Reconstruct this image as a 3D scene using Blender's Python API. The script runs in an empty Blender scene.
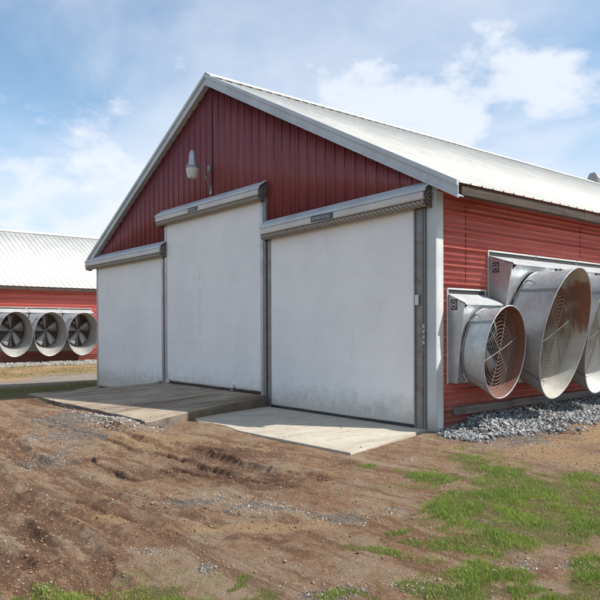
import bpy, math, random
import numpy as np
rng = np.random.default_rng(7)
random.seed(7)
S = bpy.context.scene
COL = S.collection

# ---------------------------------------------------------------- helpers
def tag(o, label=None, cat=None, group=None, kind=None):
    if label: o['label'] = label
    if cat: o['category'] = cat
    if group: o['group'] = group
    if kind: o['kind'] = kind
    return o

def empty(name, loc=(0, 0, 0), label=None, cat=None, group=None):
    o = bpy.data.objects.new(name, None)
    COL.objects.link(o); o.location = loc; o.empty_display_size = .2
    return tag(o, label, cat, group)

class MB:
    """collects faces of one mesh"""
    def __init__(s): s.v = []; s.f = []
    def add(s, vs, fs):
        b = len(s.v); s.v += [tuple(map(float, q)) for q in vs]
        s.f += [tuple(i + b for i in f) for f in fs]; return s
    def box(s, x0, x1, y0, y1, z0, z1):
        return s.add([(x0,y0,z0),(x1,y0,z0),(x1,y1,z0),(x0,y1,z0),(x0,y0,z1),(x1,y0,z1),(x1,y1,z1),(x0,y1,z1)],
                     [(0,3,2,1),(4,5,6,7),(0,1,5,4),(1,2,6,5),(2,3,7,6),(3,0,4,7)])
    def prism(s, prof, axis, a0, a1):
        """prof: list of 2d points; extruded along axis ('x': prof=(y,z); 'y': prof=(x,z))"""
        n = len(prof)
        if axis == 'x': P = lambda q, a: (a, q[0], q[1])
        else: P = lambda q, a: (q[0], a, q[1])
        vs = [P(q, a0) for q in prof] + [P(q, a1) for q in prof]
        fs = [(i, (i+1) % n, (i+1) % n + n, i + n) for i in range(n)] + [tuple(range(n-1, -1, -1)), tuple(range(n, 2*n))]
        return s.add(vs, fs)
    def tube(s, pts, r, n=10, cap=True, closed=False):
        pts = [np.array(q, float) for q in pts]; m = len(pts)
        rr = r if hasattr(r, '__len__') else [r] * m
        rings = []; up = np.array([0, 0, 1.])
        for i, q in enumerate(pts):
            if closed: d = pts[(i+1) % m] - pts[i-1]
            else: d = pts[min(i+1, m-1)] - pts[max(i-1, 0)]
            d = d / (np.linalg.norm(d) + 1e-9)
            a = np.cross(d, up)
            if np.linalg.norm(a) < .1: a = np.cross(d, np.array([1., 0, 0]))
            a /= np.linalg.norm(a); b = np.cross(d, a)
            rings.append([q + rr[i] * (a * math.cos(t) + b * math.sin(t)) for t in np.linspace(0, 2*math.pi, n, endpoint=False)])
        vs = [v for R in rings for v in R]; fs = []
        for i in range(m if closed else m - 1):
            j = (i + 1) % m
            for k in range(n):
                fs.append((i*n+k, i*n+(k+1) % n, j*n+(k+1) % n, j*n+k))
        if cap and not closed: fs += [tuple(range(n-1, -1, -1)), tuple(range((m-1)*n, m*n))]
        return s.add(vs, fs)
    def build(s, name, mat, parent=None, smooth=False, bevel=0, loc=None):
        me = bpy.data.meshes.new(name); me.from_pydata(s.v, [], s.f); me.validate(); me.update()
        o = bpy.data.objects.new(name, me); COL.objects.link(o)
        if mat: me.materials.append(mat)
        if parent: o.parent = parent
        if loc: o.location = loc
        import bmesh
        bm = bmesh.new(); bm.from_mesh(me); bmesh.ops.recalc_face_normals(bm, faces=bm.faces); bm.to_mesh(me); bm.free()
        if smooth:
            me.polygons.foreach_set('use_smooth', [True] * len(me.polygons))
            me.set_sharp_from_angle(angle=math.radians(40))
        if bevel:
            b = o.modifiers.new('b', 'BEVEL'); b.width = bevel; b.segments = 2; b.limit_method = 'ANGLE'
        return o

def np_mesh(name, V, F, mat, parent=None, smooth=False, attrs=None):
    """big mesh from arrays; F is (n,k)"""
    me = bpy.data.meshes.new(name); V = np.asarray(V, np.float32); F = np.asarray(F, np.int32); k = F.shape[1]
    me.vertices.add(len(V)); me.vertices.foreach_set('co', V.ravel())
    me.loops.add(F.size); me.loops.foreach_set('vertex_index', F.ravel())
    me.polygons.add(len(F)); me.polygons.foreach_set('loop_start', np.arange(0, F.size, k, dtype=np.int32))
    me.polygons.foreach_set('loop_total', np.full(len(F), k, np.int32))
    if smooth: me.polygons.foreach_set('use_smooth', np.ones(len(F), bool))
    me.update(calc_edges=True)
    for n, a in (attrs or {}).items():
        at = me.attributes.new(n, 'FLOAT', 'POINT'); at.data.foreach_set('value', np.asarray(a, np.float32))
    o = bpy.data.objects.new(name, me); COL.objects.link(o); me.materials.append(mat)
    if parent: o.parent = parent
    return o

# ---------------------------------------------------------------- materials
class NT:
    def __init__(s, name, bump=None):
        s.m = bpy.data.materials.new(name); s.m.use_nodes = True; s.t = s.m.node_tree; s.t.nodes.clear()
        s.out = s.n('ShaderNodeOutputMaterial'); s.b = s.n('ShaderNodeBsdfPrincipled')
        s.l(s.b.outputs[0], s.out.inputs[0]); s.co = s.n('ShaderNodeTexCoord')
        s.geo = s.n('ShaderNodeNewGeometry')
    def n(s, k, **kw):
        nd = s.t.nodes.new(k)
        for a, v in kw.items(): setattr(nd, a, v)
        return nd
    def l(s, a, b): s.t.links.new(a, b)
    def val(s, sock, v):
        if hasattr(v, 'node'): s.l(v, sock)
        else: sock.default_value = v
    def pos(s, scale=(1, 1, 1), obj=False):
        mp = s.n('ShaderNodeMapping'); s.l(s.co.outputs['Object'] if obj else s.geo.outputs['Position'], mp.inputs[0])
        mp.inputs['Scale'].default_value = scale; return mp.outputs[0]
    def noise(s, scale, detail=4, rough=.55, vec=None, dist=0):
        q = s.n('ShaderNodeTexNoise'); q.inputs['Scale'].default_value = scale; q.inputs['Detail'].default_value = detail
        q.inputs['Roughness'].default_value = rough; q.inputs['Distortion'].default_value = dist
        s.l(vec if vec else s.pos(), q.inputs['Vector']); return q.outputs['Fac']
    def vor(s, scale, vec=None, out='Distance', feat='F1'):
        q = s.n('ShaderNodeTexVoronoi'); q.inputs['Scale'].default_value = scale; q.feature = feat
        s.l(vec if vec else s.pos(), q.inputs['Vector']); return q.outputs[out]
    def ramp(s, fac, a, b, lo=0, hi=1):
        q = s.n('ShaderNodeMapRange'); q.interpolation_type = 'SMOOTHSTEP'; s.l(fac, q.inputs[0])
        q.inputs[1].default_value = a; q.inputs[2].default_value = b; q.inputs[3].default_value = lo; q.inputs[4].default_value = hi
        return q.outputs[0]
    def math(s, op, a, b=0.0):
        q = s.n('ShaderNodeMath', operation=op); s.val(q.inputs[0], a); s.val(q.inputs[1], b); return q.outputs[0]
    def mix(s, f, a, b, mode='MIX'):
        q = s.n('ShaderNodeMix', data_type='RGBA', blend_type=mode)
        s.val(q.inputs[0], f); s.val(q.inputs[6], a if hasattr(a, 'node') else (*a, 1)); s.val(q.inputs[7], b if hasattr(b, 'node') else (*b, 1))
        return q.outputs[2]
    def col(s, c): s.val(s.b.inputs['Base Color'], c if hasattr(c, 'node') else (*c, 1)); return s
    def rough(s, v): s.val(s.b.inputs['Roughness'], v); return s
    def metal(s, v): s.val(s.b.inputs['Metallic'], v); return s
    def bump(s, h, strength=.3, dist=.01):
        q = s.n('ShaderNodeBump'); q.inputs['Strength'].default_value = strength; q.inputs['Distance'].default_value = dist
        s.l(h, q.inputs['Height']); s.l(q.outputs[0], s.b.inputs['Normal']); return s
    def attr(s, name):
        q = s.n('ShaderNodeAttribute'); q.attribute_name = name; return q.outputs['Fac']
    def sep(s, vec=None):
        q = s.n('ShaderNodeSeparateXYZ'); s.l(vec if vec else s.geo.outputs['Position'], q.inputs[0]); return q.outputs

def m_paint(name, c, c2, rough=.45, fade=(.35, .65), streak=True, metal=0., dirt=None, dz=(0.0, .6)):
    t = NT(name); a = t.noise(1.3, 5, .6)
    col = t.mix(t.ramp(a, *fade), c, c2)
    if streak:
        st = t.noise(1.0, 5, .7, t.pos((9, 9, .5)))
        col = t.mix(t.ramp(st, .5, .8, 0, .35), col, tuple(x * .6 for x in c))
    if dirt:
        z = t.sep()[2]; zz = t.math('ADD', z, t.math('MULTIPLY', t.noise(6, 5), .5))
        col = t.mix(t.ramp(zz, dz[0] + .2, dz[1] + .3, .75, 0), col, dirt)
    t.col(col).metal(metal); t.rough(t.ramp(t.noise(7, 4), .2, .8, rough - .1, rough + .15))
    t.bump(t.noise(2.5, 3), .25, .02); return t.m

def m_galv(name, base=.5, tint=(1, 1.02, 1.05), rough=.42, metal=.75, dirt=.0, rust=0.):
    t = NT(name); v = t.vor(38, out='Color'); sp = t.n('ShaderNodeSeparateColor'); t.l(v, sp.inputs[0])
    k = tuple(base * q for q in tint); k2 = tuple(base * .72 * q for q in tint)
    c = t.mix(t.math('MULTIPLY', sp.outputs[0], .55), k, k2)
    big = t.noise(2.2, 5, .65)
    c = t.mix(t.ramp(big, .4, .72, 0, .45), c, tuple(base * .5 * q for q in (1.05, 1, .95)))
    st = t.noise(1.2, 5, .7, t.pos((10, 10, .8)))
    c = t.mix(t.ramp(st, .55, .8, 0, .4), c, (.22, .2, .18))
    if rust:
        rs = t.noise(5, 6, .7); c = t.mix(t.ramp(rs, .62 - rust * .2, .75, 0, .8), c, (.16, .065, .03))
    t.col(c); t.metal(t.ramp(big, .4, .75, metal, metal * .6)); t.rough(t.ramp(t.noise(9, 5), .25, .75, rough - .08, rough + .18))
    t.bump(t.noise(3, 4), .3, .02); return t.m
BL = {}
BL['grass'] = [[4.6, -3.9, 2.2, 1.6, 2.2, -1.8], [4.0, -4.35, 2.5, 2.0, 3.5, -3.0], [4.75, -4.5, 3., 2.2, 3.5, -3.0], [4.3, -5.0, 2.6, 2.2, 4.5, -3.8], [2.9, -2.2, 1.2, .8, .9, -.8], [3.9, -2.7, 1.6, 1.0, 1.2, -1.0], [3.1, -3.3, 1.5, 1.2, 1.3, -1.1], [3.7, -3.9, 1.8, 1.4, 2.0, -1.7], [4.2, -4.6, 2.5, 2.2, 3.0, -2.6], [3.319, -2.762, 1.654, 1.017, 0.853, -0.718], [3.457, -2.031, 2.509, 1.305, 0.705, -0.594], [1.698, -1.448, 2.269, 1.668, 1.019, -0.865], [2.022, -2.592, 1.922, 1.59, 1.979, -1.673], [2.42, -1.893, 1.978, 1.33, 1.087, -0.92], [3.889, -3.257, 2.355, 1.323, 1.813, -1.52], [3.504, -3.505, 2.124, 1.428, 1.967, -1.651], [3.073, -4.23, 7.846, 7.089, 4.132, -3.466], [3.502, -4.148, 3.824, 2.982, 5.371, -4.5], [3.954, -4.829, 3.57, 2.867, 5.027, -4.198], [3.351, -4.749, 2.904, 2.784, 8.99, -7.524], [1.947, -2.828, 3.989, 3.5, 2.71, -2.29], [4.319, -4.444, 7.084, 4.422, 6.575, -5.49], [1.124, -2.678, 6.061, 6.075, 3.336, -2.828], [3.771, -5.446, 2.884, 3.022, 7.31, -6.098], [4.382, -3.742, 4.68, 2.396, 4.796, -4.012], [3.837, -5.343, 3.96, 3.91, 8.467, -7.063], [2.861, -3.03, 2.222, 1.633, 1.394, -1.174], [2.725, -6.301, 1.46, 3.011, 3.219, -2.688], [3.141, -6.106, 2.425, 4.064, 6.194, -5.168], [2.508, -6.766, 1.878, 5.401, 4.795, -4.002], [2.498, -6.972, 1.711, 5.751, 10.192, -8.502], [3.35, -5.807, 3.825, 5.279, 8.138, -6.792], [3.063, -5.76, 4.808, 7.07, 10.834, -9.051], [4.645, -4.255, 6.344, 3.248, 8.172, -6.82]]
BL['gravel'] = [[-3.6, -4.3, 0.5, 1.0, 0.6, -0.5], [-2.0, -5.4, .6, 1.2, .9, -.75], [-5.0, -3.9, 0.23, 0.66, 0.45, -0.39], [-5.628, -2.674, 0.363, 0.805, 0.598, -0.518], [-3.399, -3.154, 1.115, 2.22, 1.121, -0.962], [-4.608, -4.208, 0.421, 1.185, 0.918, -0.789], [-3.931, -5.059, 0.674, 2.264, 0.982, -0.84], [2.478, -4.271, 1.593, 1.694, 2.747, -2.308], [2.674, -3.79, 2.826, 2.553, 2.602, -2.188], [2.26, -6.152, 1.623, 3.473, 3.68, -3.079], [2.896, -5.96, 2.646, 4.434, 5.414, -4.523], [3.979, -5.053, 2.522, 2.148, 4.893, -4.083], [3.839, -4.633, 4.793, 3.794, 5.126, -4.284], [3.984, -4.218, 4.171, 2.806, 4.79, -4.007], [2.441, -6.896, 1.735, 5.57, 6.086, -5.079], [1.681, -4.709, 1.052, 1.499, 3.153, -2.654], [1.109, -5.111, 0.877, 1.572, 2.6, -2.189], [3.586, -5.524, 2.676, 3.069, 6.108, -5.098], [0.804, -3.4, 4.639, 5.655, 4.707, -3.986], [4.301, -3.992, 4.608, 2.588, 6.674, -5.579], [1.267, 0.316, 1.03, 0.653, 0.876, -0.748]]
BL['mud'] = [[-0.775, -3.31, 0.519, 0.789, 0.739, -0.629], [0.988, -3.964, 0.939, 1.256, 1.351, -1.141], [-0.379, -4.796, 0.56, 1.156, 1.172, -0.993], [1.042, -6.214, 0.703, 1.979, 1.179, -0.99], [-1.475, -4.68, 0.538, 1.24, 1.865, -1.586], [0.066, -4.271, 0.504, 0.845, 1.006, -0.852], [0.762, -2.741, 1.88, 2.03, 2.512, -2.132], [1.888, -6.724, 0.767, 2.463, 2.379, -1.99], [3.045, -3.829, 3.746, 3.099, 5.223, -4.386], [2.847, -5.076, 1.423, 1.735, 4.173, -3.495], [0.134, -6.269, 0.819, 2.754, 1.037, -0.873], [-8.963, -3.12, 0.362, 1.11, 0.577, -0.505], [0.684, -5.617, 0.878, 2.025, 2.596, -2.186]]
BL['sand'] = [[1.889, 0.048, 0.984, 0.57, 0.561, -0.477], [1.447, 1.991, 2.051, 1.05, 0.453, -0.389], [0.647, 0.743, 1.861, 1.252, 0.941, -0.806], [-2.398, -3.975, 0.375, 0.803, 1.082, -0.924], [1.26, -5.955, 0.596, 1.429, 2.597, -2.181], [2.455, -4.755, 1.107, 1.349, 2.745, -2.304], [0.787, -0.887, 3.848, 3.09, 1.592, -1.358], [2.718, -0.246, 2.017, 1.001, 1.022, -0.867], [2.355, -5.086, 1.051, 1.451, 2.886, -2.421]]
CLOUDS = [((-.676,.656,.336),.15),((-.617,.725,.290),.19),((-.535,.772,.343),.13),((-.484,.811,.325),.13),((-.923,.343,.165),.22),((-.895,.419,.141),.16)]
CB = 5.2; SKYM = (.84, 1.06, 1.08); EXPO = 0.50
M = {}
M['red_side'] = m_paint('red_side_paint', (.53, .10, .075), (.60, .16, .125), .45, dirt=(.20, .08, .05), dz=(.0, .45))
def dots(t, a, b, pa, pb, r, oa=0., ob=0.):
    def d(v, p, o): return t.math('SUBTRACT', t.math('MODULO', t.math('ADD', v, 100 * p + o), p), p / 2)
    u, w = d(a, pa, oa), d(b, pb, ob)
    return t.math('LESS_THAN', t.math('ADD', t.math('MULTIPLY', u, u), t.math('MULTIPLY', w, w)), r * r)
def m_gable():
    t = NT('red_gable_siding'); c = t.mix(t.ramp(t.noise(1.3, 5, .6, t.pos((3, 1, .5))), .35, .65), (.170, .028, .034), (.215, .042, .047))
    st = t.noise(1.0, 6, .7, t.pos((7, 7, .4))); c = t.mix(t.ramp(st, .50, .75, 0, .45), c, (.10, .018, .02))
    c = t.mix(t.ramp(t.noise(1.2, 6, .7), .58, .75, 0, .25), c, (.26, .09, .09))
    o = t.sep(); c = t.mix(t.math('MULTIPLY', dots(t, o[0], o[2], .262, .92, .011, .10), .6), c, (.05, .03, .03))
    t.col(c); t.rough(t.ramp(st, .2, .8, .36, .55)); t.bump(t.noise(1.5, 3, .5, t.pos((2.4, 1, .5))), .3, .05); return t.m
def m_siding():
    t = NT('red_side_siding'); P = t.pos((1, .22, 5.5)); a = t.noise(1.5, 6, .65, P)
    c = t.mix(t.ramp(a, .34, .66), (.50, .085, .062), (.60, .155, .12)); c = t.mix(t.ramp(t.noise(3.5, 6, .75, P), .55, .72, 0, .5), c, (.34, .05, .04))
    c = t.mix(t.ramp(t.noise(1.1, 6, .7, t.pos((1, 5, .7))), .56, .74, 0, .4), c, (.30, .075, .055))
    z = t.math('ADD', t.sep()[2], t.math('MULTIPLY', t.noise(5, 6, .7), .5)); c = t.mix(t.ramp(z, .3, 1.1, .85, 0), c, (.17, .055, .036))  # darker towards the foot: dirt, plus shade under the fans put into the paint
    o = t.sep(); c = t.mix(t.math('MULTIPLY', dots(t, o[1], o[2], .61, .285, .010, .1, -.04), .6), c, (.10, .04, .035))
    t.col(c); t.rough(t.ramp(a, .2, .8, .36, .6)); t.bump(t.noise(1.4, 3, .5, t.pos((1, 1.2, 2.0))), .3, .05); return t.m
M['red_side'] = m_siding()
M['red_gable'] = m_gable()
M['roof'] = m_paint('white_roof_paint', (.54, .53, .485), (.46, .45, .415), .55)
M['trim'] = m_paint('grey_white_trim', (.50, .54, .56), (.42, .45, .47), .4)
M['corner'] = m_paint('corner_trim_paint', (.50, .54, .55), (.44, .47, .48), .42, dirt=(.30, .22, .15), dz=(-.1, .35))
M['galv'] = m_galv('galvanised_steel')
M['galv_dark'] = m_galv('dull_galvanised_steel', .33, rough=.5, metal=.55)
M['galv_rail'] = m_galv('door_rail_steel', .26, (1.02, 1, .97), rough=.5, metal=.5, rust=.4)
M['cone'] = m_galv('cone_steel', .58, (.97, 1.02, 1.03), rough=.36, metal=.5)
M['white_cap'] = m_paint('white_flashing', (.60, .61, .58), (.46, .47, .45), .5)
M['top'] = m_galv('housing_top_steel', .46, rough=.6, metal=.2)
M['hood_face'] = m_paint('cream_hood_face', (.58, .55, .51), (.5, .475, .44), .5)
M['black'] = m_paint('black_rubber', (.02, .02, .022), (.035, .033, .03), .6, streak=False)
M['wire'] = m_paint('guard_wire', (.26, .25, .24), (.2, .19, .17), .6, streak=False)
M['wire_dark'] = m_paint('dark_guard_wire', (.09, .085, .08), (.13, .12, .10), .6, streak=False)
M['shutter'] = m_paint('shutter_slats', (.13, .12, .11), (.19, .175, .16), .6)
M['blade'] = m_galv('fan_blade_steel', .42, rough=.5, metal=.35)

def m_curtain():
    t = NT('door_curtain_fabric')
    c = t.mix(t.ramp(t.noise(.7, 5, .6), .35, .7), (.80, .80, .79), (.73, .735, .735))
    st = t.noise(1.4, 7, .7, t.pos((2.2, 2.2, .9))); c = t.mix(t.ramp(st, .55, .75, 0, .22), c, (.50, .50, .48))
    sm = t.noise(9, 7, .8, t.pos((1, 1, .8))); c = t.mix(t.ramp(sm, .62, .70, 0, .30), c, (.40, .39, .36))
    fs = t.noise(55, 3, .6); c = t.mix(t.ramp(fs, .70, .74, 0, .5), c, (.25, .23, .20))
    sc = t.noise(3, 4, .7, t.pos((.8, .8, 14))); c = t.mix(t.ramp(sc, .64, .72, 0, .18), c, (.45, .44, .42))
    z = t.sep()[2]; nz = t.noise(5, 7, .75); zz = t.math('SUBTRACT', z, t.math('MULTIPLY', nz, 1.0))
    c = t.mix(t.ramp(zz, -.45, .15, .7, 0), c, (.46, .41, .33))
    sp = t.ramp(t.noise(26, 5, .75), .56, .62); c = t.mix(t.math('MULTIPLY', sp, t.ramp(z, .6, .1, 0, .5)), c, (.30, .23, .16))
    # faint handwriting running down the middle door
    o = t.sep(); cx = t.math('ABSOLUTE', t.math('ADD', o[0], t.math('ADD', 7.0, t.math('MULTIPLY', t.math('SUBTRACT', t.noise(1.3, 2), .5), .18))))
    band = t.math('MULTIPLY', t.ramp(cx, .085, .05), t.math('MULTIPLY', t.ramp(o[2], .9, 1.2), t.ramp(o[2], 3.6, 2.6)))
    wr = t.noise(24, 2, .5, dist=1.5); wr = t.math('MULTIPLY', t.ramp(wr, .455, .48), t.ramp(wr, .525, .50)); wr = t.math('MULTIPLY', wr, t.ramp(t.noise(9, 2), .45, .55))
    c = t.mix(t.math('MULTIPLY', t.math('MULTIPLY', band, wr), .6), c, (.20, .21, .24))
    t.col(c); t.rough(.55)
    w = t.math('ADD', t.noise(.9, 3, .5, t.pos((1.6, 1.6, .5))), t.math('MULTIPLY', t.noise(1.1, 4, .6, t.pos((.6, .6, 3.2))), .35)); w2 = t.noise(90, 2)
    t.bump(t.math('ADD', w, t.math('MULTIPLY', w2, .01)), .35, .12); return t.m
M['curtain'] = m_curtain()
M['bracket'] = m_galv('bracket_steel', .13, (1.1, 1, .95), rough=.6, metal=.3, rust=.6)

def m_roll():
    t = NT('rolled_hem_ridged'); wv = t.n('ShaderNodeTexWave'); wv.wave_type = 'BANDS'; wv.bands_direction = 'DIAGONAL'
    t.l(t.pos((1, 0, 1.2)), wv.inputs[0]); wv.inputs['Scale'].default_value = 6.5; wv.inputs['Distortion'].default_value = .5
    c = t.mix(wv.outputs['Fac'], (.15, .125, .10), (.33, .295, .25)); c = t.mix(t.ramp(t.noise(8, 5), .5, .75, 0, .6), c, (.15, .12, .09))
    t.col(c).rough(.6); t.bump(wv.outputs['Fac'], .5, .012); return t.m
M['roll'] = m_roll()

def m_cone_in(name, c, lo, rustside):
    t = NT(name); o = t.sep(t.co.outputs['Object'])
    col = t.mix(t.ramp(t.noise(3, 5, .6), .3, .7), c, lo)
    st = t.noise(4.5, 7, .75, t.pos((1.0, 1.0, .28)), dist=.4)
    if rustside:
        side = t.math('MULTIPLY', t.ramp(o[1], .85, 1.2), t.ramp(o[2], 1.15, 1.9))   # stained upper far flank of the cone
        rr = t.ramp(t.math('ADD', t.math('MULTIPLY', st, .9), t.math('MULTIPLY', side, .42)), .66, .84)
        col = t.mix(t.math('MULTIPLY', rr, .9), col, (.20, .062, .028))
    col = t.mix(t.ramp(t.noise(7, 6, .7), .58, .75, 0, .5), col, tuple(x * .5 for x in lo))
    t.col(col).rough(.55); t.bump(t.noise(6, 4), .2, .01); return t.m
M['cone_in'] = m_cone_in('weathered_cone_lining', (.47, .455, .42), (.35, .32, .26), True)
M['cone_in2'] = m_cone_in('clean_cone_lining', (.62, .61, .57), (.50, .49, .45), False)
M['cone_grey'] = m_cone_in('grey_cone_lining', (.34, .33, .31), (.26, .25, .23), False)
M['cone_dust'] = m_cone_in('dusty_brown_cone_lining', (.20, .085, .058), (.15, .068, .05), False)

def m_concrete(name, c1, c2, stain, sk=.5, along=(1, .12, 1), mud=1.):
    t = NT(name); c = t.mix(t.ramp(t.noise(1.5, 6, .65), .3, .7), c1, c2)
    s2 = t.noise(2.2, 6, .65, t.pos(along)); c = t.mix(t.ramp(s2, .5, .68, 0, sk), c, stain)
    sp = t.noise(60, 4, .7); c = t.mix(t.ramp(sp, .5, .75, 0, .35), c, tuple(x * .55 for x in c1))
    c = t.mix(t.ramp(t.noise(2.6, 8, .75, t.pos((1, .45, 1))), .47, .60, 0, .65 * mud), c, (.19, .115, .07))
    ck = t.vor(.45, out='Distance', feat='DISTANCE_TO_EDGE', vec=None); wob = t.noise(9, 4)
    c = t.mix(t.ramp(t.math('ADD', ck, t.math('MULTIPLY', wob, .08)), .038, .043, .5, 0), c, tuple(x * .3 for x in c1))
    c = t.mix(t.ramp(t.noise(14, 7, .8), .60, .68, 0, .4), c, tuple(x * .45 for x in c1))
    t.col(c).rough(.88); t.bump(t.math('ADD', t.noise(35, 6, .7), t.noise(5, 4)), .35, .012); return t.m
M['slab'] = m_concrete('pale_concrete', (.47, .42, .34), (.39, .34, .265), (.27, .22, .16), .35, mud=.35)
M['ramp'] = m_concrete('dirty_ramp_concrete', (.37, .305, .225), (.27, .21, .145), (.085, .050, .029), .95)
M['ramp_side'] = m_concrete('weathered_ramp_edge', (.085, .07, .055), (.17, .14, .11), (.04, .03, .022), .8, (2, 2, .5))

def m_wood(name, c1, c2):
    t = NT(name); g = t.noise(3, 6, .7, t.pos((14, .5, 14)))
    c = t.mix(t.ramp(g, .35, .65), c1, c2); c = t.mix(t.ramp(t.noise(2.5, 4), .5, .7, 0, .6), c, tuple(x * .5 for x in c1))
    t.col(c).rough(.85); t.bump(g, .5, .01); return t.m
M['wood'] = m_wood('dark_eave_timber', (.028, .018, .014), (.075, .050, .036))
M['board'] = m_wood('grey_weathered_board', (.14, .125, .115), (.22, .20, .18))

# ---------------------------------------------------------------- main barn
W = 13.10; L = 58.0; ZE = 3.78; ZA = 7.44; XO = .51; YO = -.12
PIT = (ZA - ZE) / (W / 2 + XO); AX = -W / 2

def rib_profile(u0, u1, pitch, h, minor=.008):
    """cross section samples (u, height) of ribbed sheet"""
    out = []; u = u0
    while u < u1 - 1e-6:
        for d, k in ((0, 0), (.012, h), (.034, h), (.046, 0), (pitch*.34, 0), (pitch*.34+.012, minor), (pitch*.34+.026, 0), (pitch*.66, 0), (pitch*.66+.012, minor), (pitch*.66+.026, 0)):
            if u + d < u1: out.append((u + d, k))
        u += pitch
    out.append((u1, 0)); return out

def sheet(name, prof, A, B, mat, parent, thick=True):
    """A(u,h), B(u,h) give the two end points of the line through profile sample"""
    V = []; n = len(prof)
    for u, h in prof: V.append(A(u, h)); V.append(B(u, h))
    F = [(2*i, 2*i+1, 2*i+3, 2*i+2) for i in range(n - 1)]
    o = np_mesh(name, V, F, mat, parent)
    if thick:
        m = o.modifiers.new('s', 'SOLIDIFY'); m.thickness = .004; m.offset = 0
    return o

def make_barn(name, x_wall, y0, y1, mat_red, label, front=True):
    """walls with ribbed sheets; origin at the front corner of the +x wall"""
    b = empty(name, (x_wall, y0, 0), label, 'barn'); ln = y1 - y0
    # side walls, horizontal ribs
    pr = rib_profile(0.02, 3.99, .285, .030, .010)
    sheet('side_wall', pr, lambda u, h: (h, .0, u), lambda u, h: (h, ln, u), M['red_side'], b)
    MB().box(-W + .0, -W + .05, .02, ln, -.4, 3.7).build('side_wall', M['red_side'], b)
    MB().box(-.06, -.012, .02, ln - .02, -.4, 3.72).build('wall_core', M['wood'], b)
    # gables, vertical ribs
    pg = [(u, h) for u, h in rib_profile(-W, 0, .262, .024)]
    top = lambda u: ZA - .10 - PIT * abs(u - AX) - .02
    base = (lambda u: 3.72) if front else (lambda u: 0)
    sheet('gable_wall', pg, lambda u, h: (u, -h, base(u)), lambda u, h: (u, -h, max(top(u), base(u) + .001)), M['red_gable'], b)
    mb = MB().add([(-W, ln, -.4), (0, ln, -.4), (0, ln, 3.7), (AX, ln, ZA - .14), (-W, ln, 3.7)], [(0, 1, 2, 3, 4)])
    mb.build('gable_wall', M['red_gable'], b)
    # roof: ribbed sheets each side
    yo = y0 * 0 + YO
    prr = rib_profile(yo, ln + .12, .286, .022, .005)
    def ridge(s): return lambda u, h: (AX + s * .02, u, ZA + h * .9)
    def eave(s): return lambda u, h: (AX + s * (W / 2 + XO + h * .4), u, ZE + h * .9)
    for s in (1, -1): sheet('roof', prr, ridge(s), eave(s), M['roof'], b)
    # ridge cap
    c = MB()
    for s in (1, -1):
        c.add([(AX, yo - .03, ZA + .075), (AX + s*.22, yo - .03, ZA + .062 - .22*PIT), (AX + s*.22, ln + .15, ZA + .062 - .22*PIT), (AX, ln + .15, ZA + .075),
               (AX, yo - .03, ZA + .055), (AX + s*.22, yo - .03, ZA + .042 - .22*PIT), (AX + s*.22, ln + .15, ZA + .042 - .22*PIT), (AX, ln + .15, ZA + .055)],
              [(0,1,2,3),(4,7,6,5),(0,4,5,1),(1,5,6,2),(2,6,7,3)])
    c.build('ridge_cap', M['white_cap'], b)
    # rake trims on the near gable : sloped boxes with a proud upper lip
    for s in (1, -1):
        r = MB()
        for (ya, yb, za, zb) in ((yo - .02, yo - .008, -.205, -.012), (yo - .05, yo + .0, -.045, .036), (yo - .035, yo + .0, -.225, -.185), (yo - .007, -.001, -.20, -.19)):
            xe = AX + s * (W / 2 + XO + .02)
            def zz(x, d): return ZA - PIT * abs(x - AX) + d
            x0, x1 = AX, xe
            r.add([(x0, ya, zz(x0, za)), (x1, ya, zz(x1, za)), (x1, yb, zz(x1, za)), (x0, yb, zz(x0, za)),
                   (x0, ya, zz(x0, zb)), (x1, ya, zz(x1, zb)), (x1, yb, zz(x1, zb)), (x0, yb, zz(x0, zb))],
                  [(0,3,2,1),(4,5,6,7),(0,1,5,4),(1,2,6,5),(2,3,7,6),(3,0,4,7)])
        r.build('rake_trim', M['trim'], b)
        # eave timber (sub fascia) and rafter tails
        ex = AX + s * (W / 2 + XO)
        e = MB(); yy = .02
        k = 0
        while yy < ln - .1:
            y2 = min(yy + 3.66, ln - .05); off = .006 * (k % 2)
            e.box(ex - .16 * (s > 0) - 0 * s if s > 0 else ex + .03, ex - .03 if s > 0 else ex + .16, yy, y2 - .012, ZE - .165 - off, ZE - .014 - off); yy = y2; k += 1
        e.build('eave_timber', M['wood'], b)
    return b

barn = make_barn('barn', 0, 0, L, M['red_side'],
    'large red metal barn with three white roll-up doors in its gable wall')
# seams
M['seam'] = m_paint('dark_red_seam', (.05, .012, .014), (.07, .02, .02), .6, streak=False)
MB().box(-6.468, -6.458, -.030, -.0005, 4.67, 7.1).build('sheet_seam', M['seam'], barn)
for q in (.735, 4.4, 8.1): MB().box(.001, .0125, q, q + .004, 2.30 if q < 1 else 3.0, 3.6).build('sheet_seam', M['seam'], barn)

# corner trims: front face + bright side face
MB().prism([(0, 0), (0, 0)], 'x', 0, 0) if False else None
for (xa, xb, xs) in ((-.15, .040, .0), (-W - .032, -W + .10, 0)):
    MB().box(xa, xb, -.042, .0, -.15, 3.86).build('corner_trim', M['corner'], barn, bevel=.004)
MB().box(.0, .0385, .0015, .135, -.15, 3.74).build('corner_trim', M['white_cap'], barn, bevel=.003)

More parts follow.
